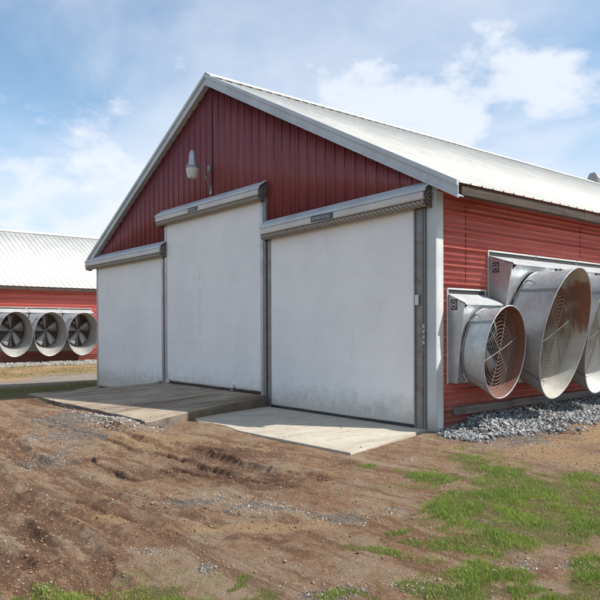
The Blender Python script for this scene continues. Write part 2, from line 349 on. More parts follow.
def grid_sheet(name, x0, x1, z0, z1, y, mat, parent, amp, hem=0, bottom=None, nx=60, nz=60, thick=.012, seed=0):
    """slightly wavy fabric panel facing -y"""
    r = np.random.default_rng(seed); ph = r.uniform(0, 6, 12); V = []
    xs = np.linspace(x0, x1, nx); ts = np.linspace(0, 1, nz)
    for t in ts:
        for x in xs:
            zb = bottom(x) if bottom else z0
            z = zb + (z1 - zb) * t; u = (x - x0) / (x1 - x0)
            d = 0
            for k in range(4): d += math.sin(x * (1.1 + k * .9) + ph[k] + .6 * math.sin(z * (.8 + .3 * k) + ph[k+4])) * (1 / (1 + k))
            d *= amp * (1 - t ** 3) * math.sin(math.pi * min(max(u, .0), 1)) ** .4
            V.append((x, y + d, z))
    F = [(j*nx+i, j*nx+i+1, (j+1)*nx+i+1, (j+1)*nx+i) for j in range(nz-1) for i in range(nx-1)]
    o = np_mesh(name, V, F, mat, parent, smooth=True)
    m = o.modifiers.new('s', 'SOLIDIFY'); m.thickness = thick; m.offset = 0
    return o

def make_door(xl, xr, zb, zt, hl, hr, ht, label, bottom=None, sticker=None, seed=0, tilt=0.):
    """xl,xr curtain edges; hl,hr hood ends; zb bottom, zt top of the curtain; ht top of hood"""
    d = grid_sheet('roll_up_door', xl - .03, xr + .03, zb, zt + .12, -.045, M['curtain'], barn, .012, bottom=bottom, seed=seed)
    tag(d, label)
    rot = lambda o: None
    # hood: sloped flashing from the wall, rolled face under it
    def slope(mb):
        cx = (hl + hr) / 2
        mb.v = [(x, y, z + tilt * (x - cx)) for x, y, z in mb.v]; return mb
    fl = MB().prism([(-.002, ht), (-.002, ht + .012), (-.03, ht + .012), (-.225, ht - .125), (-.232, ht - .175), (-.222, ht - .175), (-.215, ht - .13), (-.03, ht + .002)], 'x', hl, hr)
    slope(fl).build('hood_flashing', M['trim'], d)
    cy, cz = -.115, ht - .235
    rf = MB().prism([(-.205, ht - .165), (-.226, ht - .185), (-.232, ht - .285), (-.215, ht - .30), (-.15, ht - .30), (-.15, ht - .165)], 'x', hl + .03, hr - .05)
    slope(rf).build('hood_face', M['hood_face'], d, bevel=.004)
    rh = MB(); prof = []
    for k in range(20):
        a = 2 * math.pi * k / 20; prof.append((-.155 + .072 * math.cos(a), ht - .352 + .058 * math.sin(a)))
    rh.prism(prof, 'x', hl + .05, hr - .06); slope(rh).build('rolled_hem', M['roll'], d, smooth=True)
    for xx in np.arange(hl + 1.9, hr - 1, 1.95):
        slope(MB().box(xx, xx + .006, -.2335, -.2305, ht - .285, ht - .187)).build('face_joint', M['roll'], d)
    # end brackets
    for s, x in ((1, hr - .02), (-1, hl + .02)):
        br = MB(); br.prism([(-.003, ht - .02), (-.205, ht - .15), (-.205, ht - .30), (-.10, ht - .42), (-.003, ht - .42)], 'x', min(x, x - s*.012), max(x, x - s*.012))
        slope(br).build('end_bracket', M['bracket'], d)
        if s > 0:
            ring = MB().tube([(x + .012, cy + .06 * math.cos(a), cz + .06 * math.sin(a)) for a in np.linspace(0, 2*math.pi, 20, endpoint=False)], .011, 6, closed=True)
            ring.tube([(x - .01, cy, cz), (x + .03, cy, cz)], .022, 10)
            slope(ring).build('roller_bearing', M['galv_rail'], d, smooth=True)
    # side rails
    return d

# ramp surface under the middle and left doors
def ramp_z(x, y):
    k = min(max(-y / 3.3, 0), 1)
    zr = .255 * (1 - k) + .10 * k
    zl = -.13 * (1 - k) + .02 * k
    edge = -8.75 - .6 * k
    if x > edge: return zr
    t = min((edge - x) / 1.6, 1); t = t * t * (3 - 2 * t)
    return zr * (1 - t) + zl * t

dr = make_door(-4.19, -.40, .035, 3.52, -4.36, -.02, 3.865, 'right roll-up door, pale panel over the flat concrete slab', seed=3, tilt=.018)
dm = make_door(-8.60, -4.56, .285, 4.26, -8.92, -4.36, 4.655, 'middle roll-up door, tallest, above the concrete ramp', seed=5)
dl = make_door(-12.98, -8.90, -.12, 3.54, -W - XO - .0, -8.62, 3.87, 'left roll-up door with sagging lower edge', bottom=lambda x: ramp_z(x, 0) + .02, seed=8)

def rail(parent, x0, x1, z0, z1, mat='galv_rail', y=-.06):
    m = MB().box(x0, x1, y, -.003, z0, z1)
    w = x1 - x0
    if w > .12:
        m.box(x0 + .03, x0 + .045, y - .022, y + .001, z0, z1); m.box(x1 - .05, x1 - .035, y - .022, y + .001, z0, z1)
    return m.build('side_rail', M[mat], parent, bevel=.003)
rail(dr, -.385, -.155, -.05, 3.50, y=-.075); rail(dr, -4.30, -4.195, -.05, 3.50)
rail(dm, -4.55, -4.46, .2, 4.24, 'galv'); rail(dm, -4.445, -4.36, -.05, 4.3)
rail(dm, -8.72, -8.615, .2, 4.27, 'galv'); rail(dl, -8.885, -8.80, -.05, 3.52, 'galv'); rail(dl, -8.79, -8.73, .1, 3.52, 'galv_dark', y=-.03)
rail(dl, -W + .0, -W + .11, -.3, 3.5, 'galv')
# rubber seals along the door bottoms
MB().box(-4.19, -.40, -.075, -.02, .0, .075).build('bottom_seal', M['black'], dr, bevel=.01)
MB().box(-8.60, -4.56, -.075, -.02, .25, .31).build('bottom_seal', M['wood'], dm, bevel=.01)
# latch plates and hinge on the right rail
MB().box(-.33, -.26, -.115, -.094, 1.98, 2.14).build('latch_plate', M['white_cap'], dr, bevel=.004)
h_ = MB()
for k in range(4): h_.box(-.185, -.155, -.10, -.076, 1.36 + k*.085, 1.42 + k*.085)
h_.build('hinge', M['galv'], dr, bevel=.003)
# pull weights resting on the ramp by the middle door
h_ = MB().tube([(-5.55, -.11, .27), (-5.55, -.11, .33), (-5.54, -.10, .40)], [.05, .055, .03], 10)
h_.build('bottom_guide', M['white_cap'], dm, smooth=True)
h_ = MB().tube([(-8.45, -.11, .27), (-8.45, -.11, .36)], [.045, .045], 10); h_.build('bottom_guide', M['white_cap'], dm, smooth=True)

# stickers on the hoods : dark patch, row of worn pale letters (illegible in the photograph)
def sticker(parent, x0, x1, z0, z1, seed):
    y = -.2325
    p = MB().box(x0, x1, y - .004, y, z0, z1).build('name_sticker', M['navy'], parent)
    r = random.Random(seed); m = MB(); x = x0 + .04; h = z1 - z0
    while x < x1 - .07:
        w = r.choice([.025, .032, .038]); g = r.randint(0, 3); a, b = z0 + h*.25, z0 + h*.72; t = .008
        m.box(x, x + t, y - .007, y - .0045, a, b)
        if g in (0, 2): m.box(x, x + w, y - .0065, y - .0045, b - t, b)
        if g in (0, 1): m.box(x, x + w, y - .0065, y - .0045, a, a + t)
        if g == 3: m.box(x + w - t, x + w, y - .007, y - .0045, a, b); m.box(x, x + w, y - .0065, y - .0045, (a+b)/2 - t/2, (a+b)/2 + t/2)
        x += w + .018
    m.build('lettering', M['hood_face'], p)
M['navy'] = m_paint('navy_sticker', (.035, .04, .085), (.06, .06, .10), .5, streak=False)
sticker(dr, -2.72, -2.12, 3.575, 3.69, 1)
sticker(dm, -7.22, -6.78, 4.375, 4.465, 2)

# base board along the side wall
MB().box(.032, .085, .36, 1.95, .235, .365).box(.032, .08, 1.96, 5.8, .25, .375).build('base_board', M['board'], barn, bevel=.006)

# ---------------------------------------------------------------- exhaust fans
M['badge'] = m_paint('black_badge', (.02, .02, .022), (.04, .03, .03), .4, streak=False)
M['badge_white'] = m_paint('badge_ring', (.5, .48, .48), (.4, .38, .38), .5, streak=False)

def make_fan(loc, label, w, zt, zb, d_top, d_bot, mouth, throat, tilt, lining, n_blades, group, badge=True, housing='galv', guard_back=.13, wire='wire', nr=11, gs=1.):
    """wall fan facing +x. loc: wall point under its left edge; local x out of the wall, y along it.
    mouth/throat = (x, z, a, b) ellipse centre and half axes."""
    y0, y1 = 0, w; yc = w / 2
    f = empty('exhaust_fan', loc, label, 'fan', group)
    # housing wedge
    hm = MB(); prof = [(.03, zb), (d_bot, zb - .01), (d_top, zt - .16), (.03, zt - .0)]
    t = .012
    hm.prism(prof, 'y', y0 + .0, y0 + t); hm.prism(prof, 'y', y1 - t, y1)
    hm.prism([(.03, zb), (d_bot, zb - .01), (d_bot, zb), (.03, zb + .01)], 'y', y0 + t, y1 - t)
    # front plate with elliptical hole
    n = 48; tx, tz, ta, tb = throat
    slope = (d_top - d_bot) / ((zt - .16) - zb)
    fx = lambda z: d_bot + (z - zb) * slope
    V = []; F = []
    ysq = lambda a: None
    for k in range(n):
        a = 2 * math.pi * k / n; c, s = math.cos(a), math.sin(a)
        z = tz + tb * s; V.append((fx(z), yc + ta * c, z))
    for k in range(n):
        a = 2 * math.pi * k / n; c, s = math.cos(a), math.sin(a)
        hy = w / 2 - t; zu = zt - .17 - tz; zd = tz - zb - .01
        sc = min(hy / abs(c) if abs(c) > 1e-6 else 9, (zu if s > 0 else zd) / abs(s) if abs(s) > 1e-6 else 9)
        z = tz + sc * s; V.append((fx(z), yc + sc * c, z))
    F = [(k, (k+1) % n, (k+1) % n + n, k + n) for k in range(n)]
    hm.add(V, F)
    hb = hm.build('housing', M[housing], f)
    tp = MB().prism([(.028, zt + .004), (.028, zt + .012), (d_top + .03, zt - .148), (d_top + .035, zt - .175), (d_top + .028, zt - .175), (d_top + .022, zt - .154)], 'y', y0 - .012, y1 + .012)
    tp.build('top_sheet', M['top'], hb)
    # wall flange
    fr = MB()
    fr.box(.030, .052, y0 - .03, y1 + .03, zt + .075, zt + .10); fr.box(.030, .05, y0 - .03, y0 - .008, zb - .02, zt + .075); fr.box(.030, .05, y1 + .008, y1 + .03, zb - .02, zt + .075)
    fr.build('wall_frame', M['white_cap'], f)
    MB().box(.029, .034, y0 - .008, y1 + .008, zt + .013, zt + .075).build('gap_strip', M['black'], f)
    # cone
    mx, mz, ma, mb_ = mouth; NS = 10; NA = 72
    ring = lambda u, off=0.: [(tx + (mx - tx) * u + 0, 0, 0)]
    V = []; ct, st = math.cos(tilt), math.sin(tilt)
    for shell in (0, 1):
        for j in range(NS + 1):
            u = j / NS; e = u ** 1.15
            a_ = ta + (ma - ta) * e - shell * .012; b_ = tb + (mb_ - tb) * e - shell * .012
            cx = tx + (mx - tx) * u; cz = tz + (mz - tz) * u
            for k in range(NA):
                q = 2 * math.pi * k / NA; yy = a_ * math.cos(q); zz = b_ * math.sin(q)
                V.append((cx + zz * st, yc + yy, cz + zz * ct))
    outer = [(j*NA+k, j*NA+(k+1) % NA, (j+1)*NA+(k+1) % NA, (j+1)*NA+k) for j in range(NS) for k in range(NA)]
    o_ = (NS + 1) * NA
    inner = [tuple(o_ + i for i in q[::-1]) for q in outer]
    lip = [(NS*NA+k, NS*NA+(k+1) % NA, o_+NS*NA+(k+1) % NA, o_+NS*NA+k) for k in range(NA)]
    cone = MB().add(V, outer + lip + inner).build('cone', M['cone'], f, smooth=True)
    cone.data.materials.append(M[lining])
    nf = len(outer) + len(lip)
    for i, pl in enumerate(cone.data.polygons):
        if i >= nf: pl.material_index = 1
    def cp(q, u, off=0.):
        a_ = ta + (ma - ta) * u ** 1.15 + off; b_ = tb + (mb_ - tb) * u ** 1.15 + off
        yy = a_ * math.cos(q); zz = b_ * math.sin(q)
        return (tx + (mx - tx) * u + zz * st, yc + yy, tz + (mz - tz) * u + zz * ct)
    MB().tube([cp(2*math.pi*k/72, 1., .0) for k in range(72)], .011, 8, closed=True).build('cone_lip', M['galv'], cone, smooth=True)
    MB().tube([cp(2*math.pi*k/72, .02, .012) for k in range(72)], .012, 6, closed=True).build('cone_collar', M['galv_dark'], cone, smooth=True)
    for q in (math.radians(138), math.radians(42), math.radians(222), math.radians(318)):
        sm = MB()
        A = [cp(q, u, .006) for u in np.linspace(0.03, .985, 10)]; B_ = [cp(q + .05, u, .006) for u in np.linspace(0.03, .985, 10)]
        A2 = [cp(q, u, .022) for u in np.linspace(0.03, .985, 10)]; 
        vs = A + A2 + B_; 
        sm.add(vs, [(i, i+1, i+11, i+10) for i in range(9)] + [(i+10, i+11, i+21, i+20) for i in range(9)])
        s_o = sm.build('cone_seam', M['galv_dark'], cone)
        mo = s_o.modifiers.new('s', 'SOLIDIFY'); mo.thickness = .004
    # tie brackets from housing to cone
    for q in (math.radians(128), math.radians(52)):
        a = cp(q, .10, .05); bq = cp(q, .34, .012)
        br = MB().tube([cp(q, .06, .02), a, cp(q, .22, .055), bq], .014, 6); br.build('bracket', M['galv_dark'], cone)
    # guard: rings + spokes
    gu = 1 - guard_back / max(mx - tx, .2)
    g = MB()
    ga = (ta + (ma - ta) * gu ** 1.15 - .02); gb = (tb + (mb_ - tb) * gu ** 1.15 - .02)
    gx = tx + (mx - tx) * gu; gz = tz + (mz - tz) * gu
    def gp(fr_, q):
        fr_ = fr_ * gs
        return (gx + gb * fr_ * math.sin(q) * st - .035 * (fr_ ** 2) + .03, yc + ga * fr_ * math.cos(q), gz + gb * fr_ * math.sin(q) * ct)
    for k in range(1, nr + 1): g.tube([gp(k / nr * .97, 2*math.pi*i/48) for i in range(48)], .0030, 5, closed=True)
    for k in range(6): g.tube([gp(.02, math.radians(60*k+18)), gp(.5, math.radians(60*k+18)), gp(1.0, math.radians(60*k+18))], .0065, 6)
    g.build('wire_guard', M[wire], f, smooth=True)
    # fan rotor in the throat
    hx = tx + .02
    rot = MB(); rot.tube([(hx - .08, yc, tz), (hx + .05, yc, tz)], [.09, .075], 16)
    rot.build('hub', M['galv_dark'], f, smooth=True)
    for k in range(n_blades):
        a0 = 2 * math.pi * k / n_blades + .35; V = []; nn = 8
        for i in range(nn + 1):
            u = i / nn; rr = .10 + .86 * u; wd = (.20 + .24 * u) * (1 if u < .9 else .85) * (1.45 if n_blades == 5 else 1); tw = .05 - .02 * u
            for s2 in (-1, 1):
                q = a0 + s2 * wd * .5 / (rr + .18)
                V.append((hx + s2 * tw, yc + ta * rr * math.cos(q), tz + tb * rr * math.sin(q)))
        bl = MB().add(V, [(2*i, 2*i+1, 2*i+3, 2*i+2) for i in range(nn)]).build('blade', M['blade'], f, smooth=True)
        mo = bl.modifiers.new('s', 'SOLIDIFY'); mo.thickness = .006
    # shutter behind
    sh = MB(); z = zb + .03
    while z < zt - .2:
        sh.add([(.035, y0 + .015, z), (.035, y1 - .015, z), (.075, y1 - .015, z + .085), (.075, y0 + .015, z + .085)], [(0, 1, 2, 3)]); z += .09
    sh.build('shutter', M['shutter'], f)
    # motor and belt tensioner
    MB().tube([(hx - .16, yc - .1*w, tz + tb*.45), (hx - .04, yc - .1*w, tz + tb*.45)], .085, 14).build('motor', M['galv_dark'], f, smooth=True)
    MB().box(hx - .10, hx - .07, yc - .02, yc + .02, zb + .02, zt - .2).box(hx - .10, hx - .07, y0 + .02, y1 - .02, tz - .02, tz + .02).build('support_strut', M['galv_dark'], f)
    if badge:   # small dark badge with a pale ring on the side panel
        bx, bz = .155 + .02 * (w > 1.2), zt - .17 - .03 * (w > 1.2); hb_, wb = .085, .06
        pl = MB().box(bx - wb, bx + wb, y0 - .005, y0 - .0005, bz - hb_, bz + hb_).build('badge', M['badge'], hb, bevel=.002)
        e = MB().tube([(bx + .040 * math.cos(a), y0 - .006, bz + .062 * math.sin(a)) for a in np.linspace(0, 2*math.pi, 24, endpoint=False)], .007, 5, closed=True)
        e.box(bx - .024, bx + .024, y0 - .008, y0 - .0055, bz - .012, bz + .012)
        e.build('badge_emblem', M['badge_white'], pl)
    return f

G1 = 'exhaust fans on the side wall of the near barn'
make_fan((0, .25, 0), 'small exhaust fan with dusty brown cone, nearest the barn corner', .96, 2.15, .76, .35, .21,
         (.75, 1.24, .54, .72), (.30, 1.31, .45, .60), .13, 'cone_dust', 6, G1)
for k, lb in enumerate(('large exhaust fan with rust-stained cone, next to the small fan',
                        'large exhaust fan with clean pale cone at the right edge of the photo',
                        'large exhaust fan mostly hidden, farthest along the near barn wall')):
    make_fan((0, 1.33 + 1.44 * k, 0), lb, 1.40, 2.82, .66, .49, .10,
             (1.02, 1.51, .685, 1.09), (.32, 1.66, .60, .90), .22, 'cone_in' if k == 0 else 'cone_in2', 6, G1, guard_back=.20, wire='wire_dark', nr=14, gs=.86)

# ---------------------------------------------------------------- second barn
XB = -27.8
barn2 = make_barn('barn', XB, -16, 62, M['red_side'], 'second red barn in the background at left, seen along its side wall', front=False)
G2 = 'exhaust fans on the background barn'
for k, lb in enumerate(('leftmost exhaust fan on the background barn', 'middle exhaust fan of the three on the background barn',
                        'exhaust fan on the background barn next to the left roll-up door')):
    make_fan((XB, 1.52 + 1.655 * k - .80, 0), lb, 1.60, 2.66, .55, .50, .12,
             (1.15, 1.42, .80, 1.10), (.34, 1.60, .66, .86), .16, 'cone_grey', 5, G2, badge=False, guard_back=.62, wire='wire_dark', nr=5)

# ---------------------------------------------------------------- gable lamp
lamp = empty('wall_lamp', (-6.5, -.024, 4.76), 'silver barn light on a curved arm on the red gable above the middle door', 'lamp')
MB().box(-.04, .04, -.03, 0, -.04, .16).build('wall_bracket', M['galv_dark'], lamp, bevel=.006)
arm = [(0, -.02, .03)]
for k in range(13):
    t = k / 12; arm.append((0, -.03 - .42 * t ** 1.2, .06 + .56 * math.sin(t * math.pi * .5) + .0 * t))
MB().tube(arm, .019, 10).build('arm', M['galv_rail'], lamp, smooth=True)
lh = lambda pts: [(0, -.50, z) for z in pts]
MB().tube(lh([.50, .56, .60, .78, .86, .89]), [.115, .11, .085, .075, .055, .02], 20).build('ballast_housing', M['galv'], lamp, smooth=True)
MB().tube(lh([.55, .53, .50, .49]), [.115, .148, .148, .12], 24).build('collar', M['galv_dark'], lamp, smooth=True)
t = NT('ribbed_lens'); t.col((.62, .60, .55)).rough(.25); t.b.inputs['Transmission Weight'].default_value = .15
wv = t.n('ShaderNodeTexWave'); wv.wave_type = 'RINGS'; wv.rings_direction = 'Z'; wv.inputs['Scale'].default_value = 20; t.l(t.pos(obj=True), wv.inputs[0]); t.bump(wv.outputs['Fac'], .4, .01)
MB().tube(lh([.49, .46, .36, .27, .245]), [.135, .14, .128, .105, .05], 24).build('lens', t.m, lamp, smooth=True)
MB().tube([(0.10, -.12, .42), (0.10, -.12, .47), (.10, -.12, .56), (.10, -.12, .585)], [.03, .055, .055, .02], 14).build('photocell', M['galv_dark'], lamp, smooth=True)
MB().tube([(0, -.14, .43), (.10, -.12, .44)], .012, 8).build('photocell_stem', M['galv_rail'], lamp)

# ridge vent seen at the right edge
v = empty('roof_vent', (AX - .05, 18.1, ZA), 'small grey metal hood above the roof ridge at the right edge', 'vent')
MB().prism([(-.20, .0), (.20, .0), (.24, .18), (.12, .42), (-.12, .42), (-.24, .18)], 'y', -.2, .2).build('vent_hood', M['galv_dark'], v, bevel=.01)
MB().box(-.05, .05, .2, .75, .05, .13).build('vent_arm', M['black'], v)
MB().box(-.08, .08, -.08, .08, -.12, .01).build('vent_base', M['galv'], v)

# ---------------------------------------------------------------- ground
def blobf(B, X, Y, soft=.45):
    r = np.zeros_like(X)
    for cx, cy, a, b, c, d in B:
        u = a * (X - cx) + b * (Y - cy); w = c * (X - cx) + d * (Y - cy)
        q = np.sqrt(u*u + w*w); r = np.maximum(r, np.clip((1.25 - q) / soft, 0, 1) * np.clip(1.6 - q, 0, 1) ** .3)
    return np.clip(r, 0, 1)

def sm(x, a, b):
    t = np.clip((x - a) / (b - a), 0, 1); return t * t * (3 - 2 * t)

_P = {}
def vnoise(X, Y, sc, seed=0):
    """smooth value noise"""
    if seed not in _P: _P[seed] = np.random.default_rng(100 + seed).random((256, 256))
    T = _P[seed]; x = X * sc + 1000.3; y = Y * sc + 1000.7; xi = np.floor(x).astype(int); yi = np.floor(y).astype(int)
    fx = x - xi; fy = y - yi; fx = fx*fx*(3-2*fx); fy = fy*fy*(3-2*fy); g = lambda i, j: T[(xi+i) & 255, (yi+j) & 255]
    return (g(0,0)*(1-fx)+g(1,0)*fx)*(1-fy)+(g(0,1)*(1-fx)+g(1,1)*fx)*fy - .5
def fbm(X, Y, sc, seed=0, o=4, g=.5):
    r = 0; a = 1
    for k in range(o): r = r + a * vnoise(X, Y, sc * 2 ** k, seed + k); a *= g
    return r

RUTS = [([(-3.0, -3.9), (-2.2, -3.75), (-.6, -3.65), (.58, -3.66), (1.45, -3.40)], .12, .075, 1),
        ([(-3.2, -4.15), (-1.9, -4.22), (-.18, -4.10), (.7, -4.05), (1.2, -3.75)], .08, .045, 1),
        ([(.35, -3.70), (.9, -3.66), (1.25, -3.5)], .10, .07, 0),
        ([(-1.75, -4.93), (-1.28, -4.96), (-.29, -5.02), (.15, -5.0)], .045, .07, 0),
        ([(-2.6, -3.52), (-1.6, -3.5), (-.7, -3.42)], .035, .05, 0), ([(-.5, -4.42), (.2, -4.40), (.9, -4.2), (1.5, -3.85)], .04, .05, 0), ([(.2, -5.9), (.9, -5.82), (1.5, -5.7)], .035, .045, 0), ([(.6, -6.45), (1.3, -6.5), (2.0, -6.42)], .035, .045, 0),
        ([(-.2, -6.7), (1.28, -6.80), (2.31, -6.70), (2.87, -6.66)], .07, .035, 1),
        ([(-.4, -6.1), (.44, -6.12), (1.21, -6.02), (2.2, -6.0)], .08, .03, 1),
        ([(.0, -5.35), (1.0, -5.2), (1.9, -5.0), (2.6, -4.6)], .07, .025, 1),
        ([(-6.5, -5.6), (-3.5, -5.45), (-1.4, -5.6)], .16, .045, 1)]
for k, (yy, dp, w_, x0, x1) in enumerate([(-3.78,.035,.10,-9,.2),(-4.28,.04,.11,-9,1.0),(-4.62,.03,.07,-8,.6),(-5.42,.04,.10,-7,2.3),(-5.78,.03,.09,-6,2.4),(-6.22,.05,.11,-5,2.9),(-6.55,.035,.08,-4,3.2),(-6.95,.045,.11,-3,3.2)]):
    RUTS.append(([(x, yy + .11 * math.sin(x * .7 + k * 1.9) + .05 * math.sin(x * 2.1 + k) - .03 * (x - 1)) for x in np.linspace(x0, x1, 14)], w_ * .8, dp * .8, 1))
def rut(X, Y):
    D = np.zeros_like(X); mud = np.zeros_like(X)
    wx = X + .10 * vnoise(X, Y, 2.2, 20); wy = Y + .12 * vnoise(X, Y, 2.2, 21)
    for pts, w, dep, tread in RUTS:
        best = np.full_like(X, 9.); sacc = np.zeros_like(X); s0 = 0
        for (ax, ay), (bx, by) in zip(pts[:-1], pts[1:]):
            dx, dy = bx-ax, by-ay; l = math.hypot(dx, dy); t = np.clip(((wx-ax)*dx + (wy-ay)*dy) / l / l, 0, 1)
            d = np.hypot(wx - ax - t*dx, wy - ay - t*dy); m = d < best; best = np.where(m, d, best); sacc = np.where(m, s0 + t*l, sacc); s0 += l
        q = best / w; fade = sm(sacc, 0, .3) * (1 - sm(sacc, s0 - .3, s0))
        q = best / (w * (1 + .6 * vnoise(X, Y, 4, 34) + .25 * vnoise(X, Y, 11, 35)))
        prof = -dep * np.exp(-(q ** 4)) + dep * .40 * np.exp(-((q - 1.35) / .25) ** 2)
        prof *= fade * (.85 + .7 * vnoise(X, Y, 2.5, 30))
        if tread: prof += .008 * fade * np.exp(-(q*.6)**2) * np.sin(sacc * 46 + best * 16) * (vnoise(X, Y, 3, 33) > -.12)
        D += prof; mud = np.maximum(mud, np.exp(-(q*.8)**2) * fade)
    return D, mud

def ground_z(X, Y, detail=True):
    z = -.16 * sm(-X, 9, 12) * (1 - sm(-X, 20, 27))
    wallp = sm(Y, .1, 1.0) * np.exp(-(np.clip(X, 0, 9) / .60) ** 2) * (X > -.3) * .22 * (1 - .0 * Y)
    cor = .04 * np.exp(-((X - .2) ** 2 + (Y) ** 2) / .2)
    z = z + wallp + cor
    near = np.exp(-(((X - 0) / 16) ** 2 + ((Y + 2) / 14) ** 2))
    z = z + .05 * vnoise(X, Y, .35, 1) * near - .02
    if detail:
        offslab = 1 - ((X > -4.3) * (X < .5) * (Y > -2.3))
        rz, _ = rut(X, Y); z = z + rz
        a = .020 * fbm(X, Y, 2.0, 3, 3, .5) + .011 * fbm(X, Y, 11, 7, 3, .7) + .026 * fbm(X * .16 + Y * .03, Y, 5.5, 16, 4, .6) * (1 - sm(X, .8, 2.6)) * (1 - sm(Y, -3.4, -2.9))
        lump = np.clip(fbm(X, Y, 8.5, 12, 3, .6) - .08, 0, 1); a = a + .04 * lump * np.clip(.5 + fbm(X, Y, .8, 14, 2), 0, 1); z = z + a * near
    # keep the ground below the slab and ramp
    SP = [(-4.32, .3), (-.14, .3), (.52, -2.33), (-2.0, -2.36), (-2.6, -2.2), (-4.3, -1.9)]; sd = np.full_like(X, -9.)
    for (ax, ay), (bx, by) in zip(SP, SP[1:] + SP[:1]):
        l = math.hypot(bx - ax, by - ay); sd = np.maximum(sd, (-(by - ay) * (X - ax) + (bx - ax) * (Y - ay)) / l)
    wgt = np.exp(-(np.clip(sd, 0, 9) / .28) ** 2) * (sd > -.2) * .85; z = z * (1 - wgt) + (.014 + .35 * z) * wgt
    insl = sm(X, -4.5, -4.2) * (1 - sm(X, .05, .45)) * sm(Y + .55 * sm(-X, 2.0, 3.6) * -1, -2.25, -2.1)
    insl = sm(-sd, .02, .08)
    z = z * (1 - insl) - .05 * insl
    inrp = sm(X, -14.2, -13.2) * (1 - sm(X, -4.2, -3.6)) * sm(Y, -3.3, -2.9)
    z = z * (1 - inrp) + (-.22) * inrp * 1.0
    mound = .13 * np.exp(-(((X + 3.75) / .7) ** 2 + ((Y + 3.5) / .28) ** 2)) + .08 * np.exp(-(((X + 5.5) / 1.4) ** 2 + ((Y + 3.5) / .35) ** 2))
    mound += .06 * np.exp(-(((X + 2.9) / .8) ** 2 + ((Y + 2.5) / .35) ** 2))
    mound += .17 * np.exp(-(((X + 9.3) / 1.2) ** 2 + ((Y + 3.05) / .30) ** 2)) + .14 * np.exp(-(((X + 11.3) / 1.3) ** 2 + ((Y + 1.9) / .5) ** 2))
    z = z + mound * (1 - .6 * inrp)
    inside = (X < -.02) * (X > -W) * (Y > .0); z = np.where(inside, -.3, z)
    return z

def axis(lo, hi, step, far, grow=1.18):
    a = list(np.arange(lo, hi, step)); s = step; x = hi
    while x < far: a.append(x); s *= grow; x += s
    s = step * grow; x = lo - s; b = []
    while x > -far: b.append(x); s *= grow; x -= s
    return np.array(sorted(b) + a)
xs = axis(-4.2, 5.2, .0185, 900); ys = axis(-7.5, -.2, .0185, 900)
X, Y = np.meshgrid(xs, ys); Z = ground_z(X, Y)
nx, ny = len(xs), len(ys)
_, mudr = rut(X, Y)
def wblob(k, X, Y, soft, mid=.9, amp=1.0, seed=0, th=.0):
    wx = X + .45 * fbm(X, Y, .9, 200 + seed, 3) + .14 * fbm(X, Y, 4.5, 210 + seed, 2); wy = Y + .34 * fbm(X, Y, .9, 220 + seed, 3) + .12 * fbm(X, Y, 4.5, 230 + seed, 2)
    b = blobf(BL[k], wx, wy, soft)
    return np.clip(b * mid + amp * .5 * fbm(X, Y, 2.3, 240 + seed, 4, .62) * (b > .02) - th, 0, 1)
grass_m = wblob('grass', X, Y, 1.1, 1.1, seed=1); gravel_m = wblob('gravel', X, Y, 1.3, 1.0, 1.3, 2); mud_m = np.maximum(wblob('mud', X, Y, 1.3, .9, 1.0, 3), mudr * .62); sand_m = wblob('sand', X, Y, 1.2, 1.0, .8, 4)
# strips between the barns
lx = X + .25 * (Y + 1)   # strips lean slightly
wob = .5 * vnoise(X, Y, .6, 40)
path_m = sm(-lx + wob, 15.3, 15.7) * (1 - sm(-lx + wob, 18.2, 18.8))
far_tan = sm(-lx + wob, 18.2, 18.8) * (1 - sm(-lx + wob, 24.5, 25.5))
far_grass = sm(-lx + wob, 11.4, 12.2) * (1 - sm(-lx + wob, 15.0, 15.6)) * .75
far_rock = sm(-lx + wob * .4, 24.3, 25.2)
away = 1 - np.exp(-(((X - 1) / 13) ** 2 + ((Y + 3) / 13) ** 2) ** 2)
grass_m = np.maximum(grass_m, np.maximum(far_grass, away * (X > -11) * .8))
gravel_m = np.maximum(gravel_m, np.maximum(far_rock, sm(X, -.1, .0) * (1 - sm(X + .25 * vnoise(X, Y, 2, 41), .75, 1.05)) * sm(Y, -.35, -.1) * 1.0))
sand_m = np.maximum(sand_m, far_tan)
idx = np.arange(nx * ny).reshape(ny, nx)
F = np.stack([idx[:-1, :-1], idx[:-1, 1:], idx[1:, 1:], idx[1:, :-1]], -1).reshape(-1, 4)

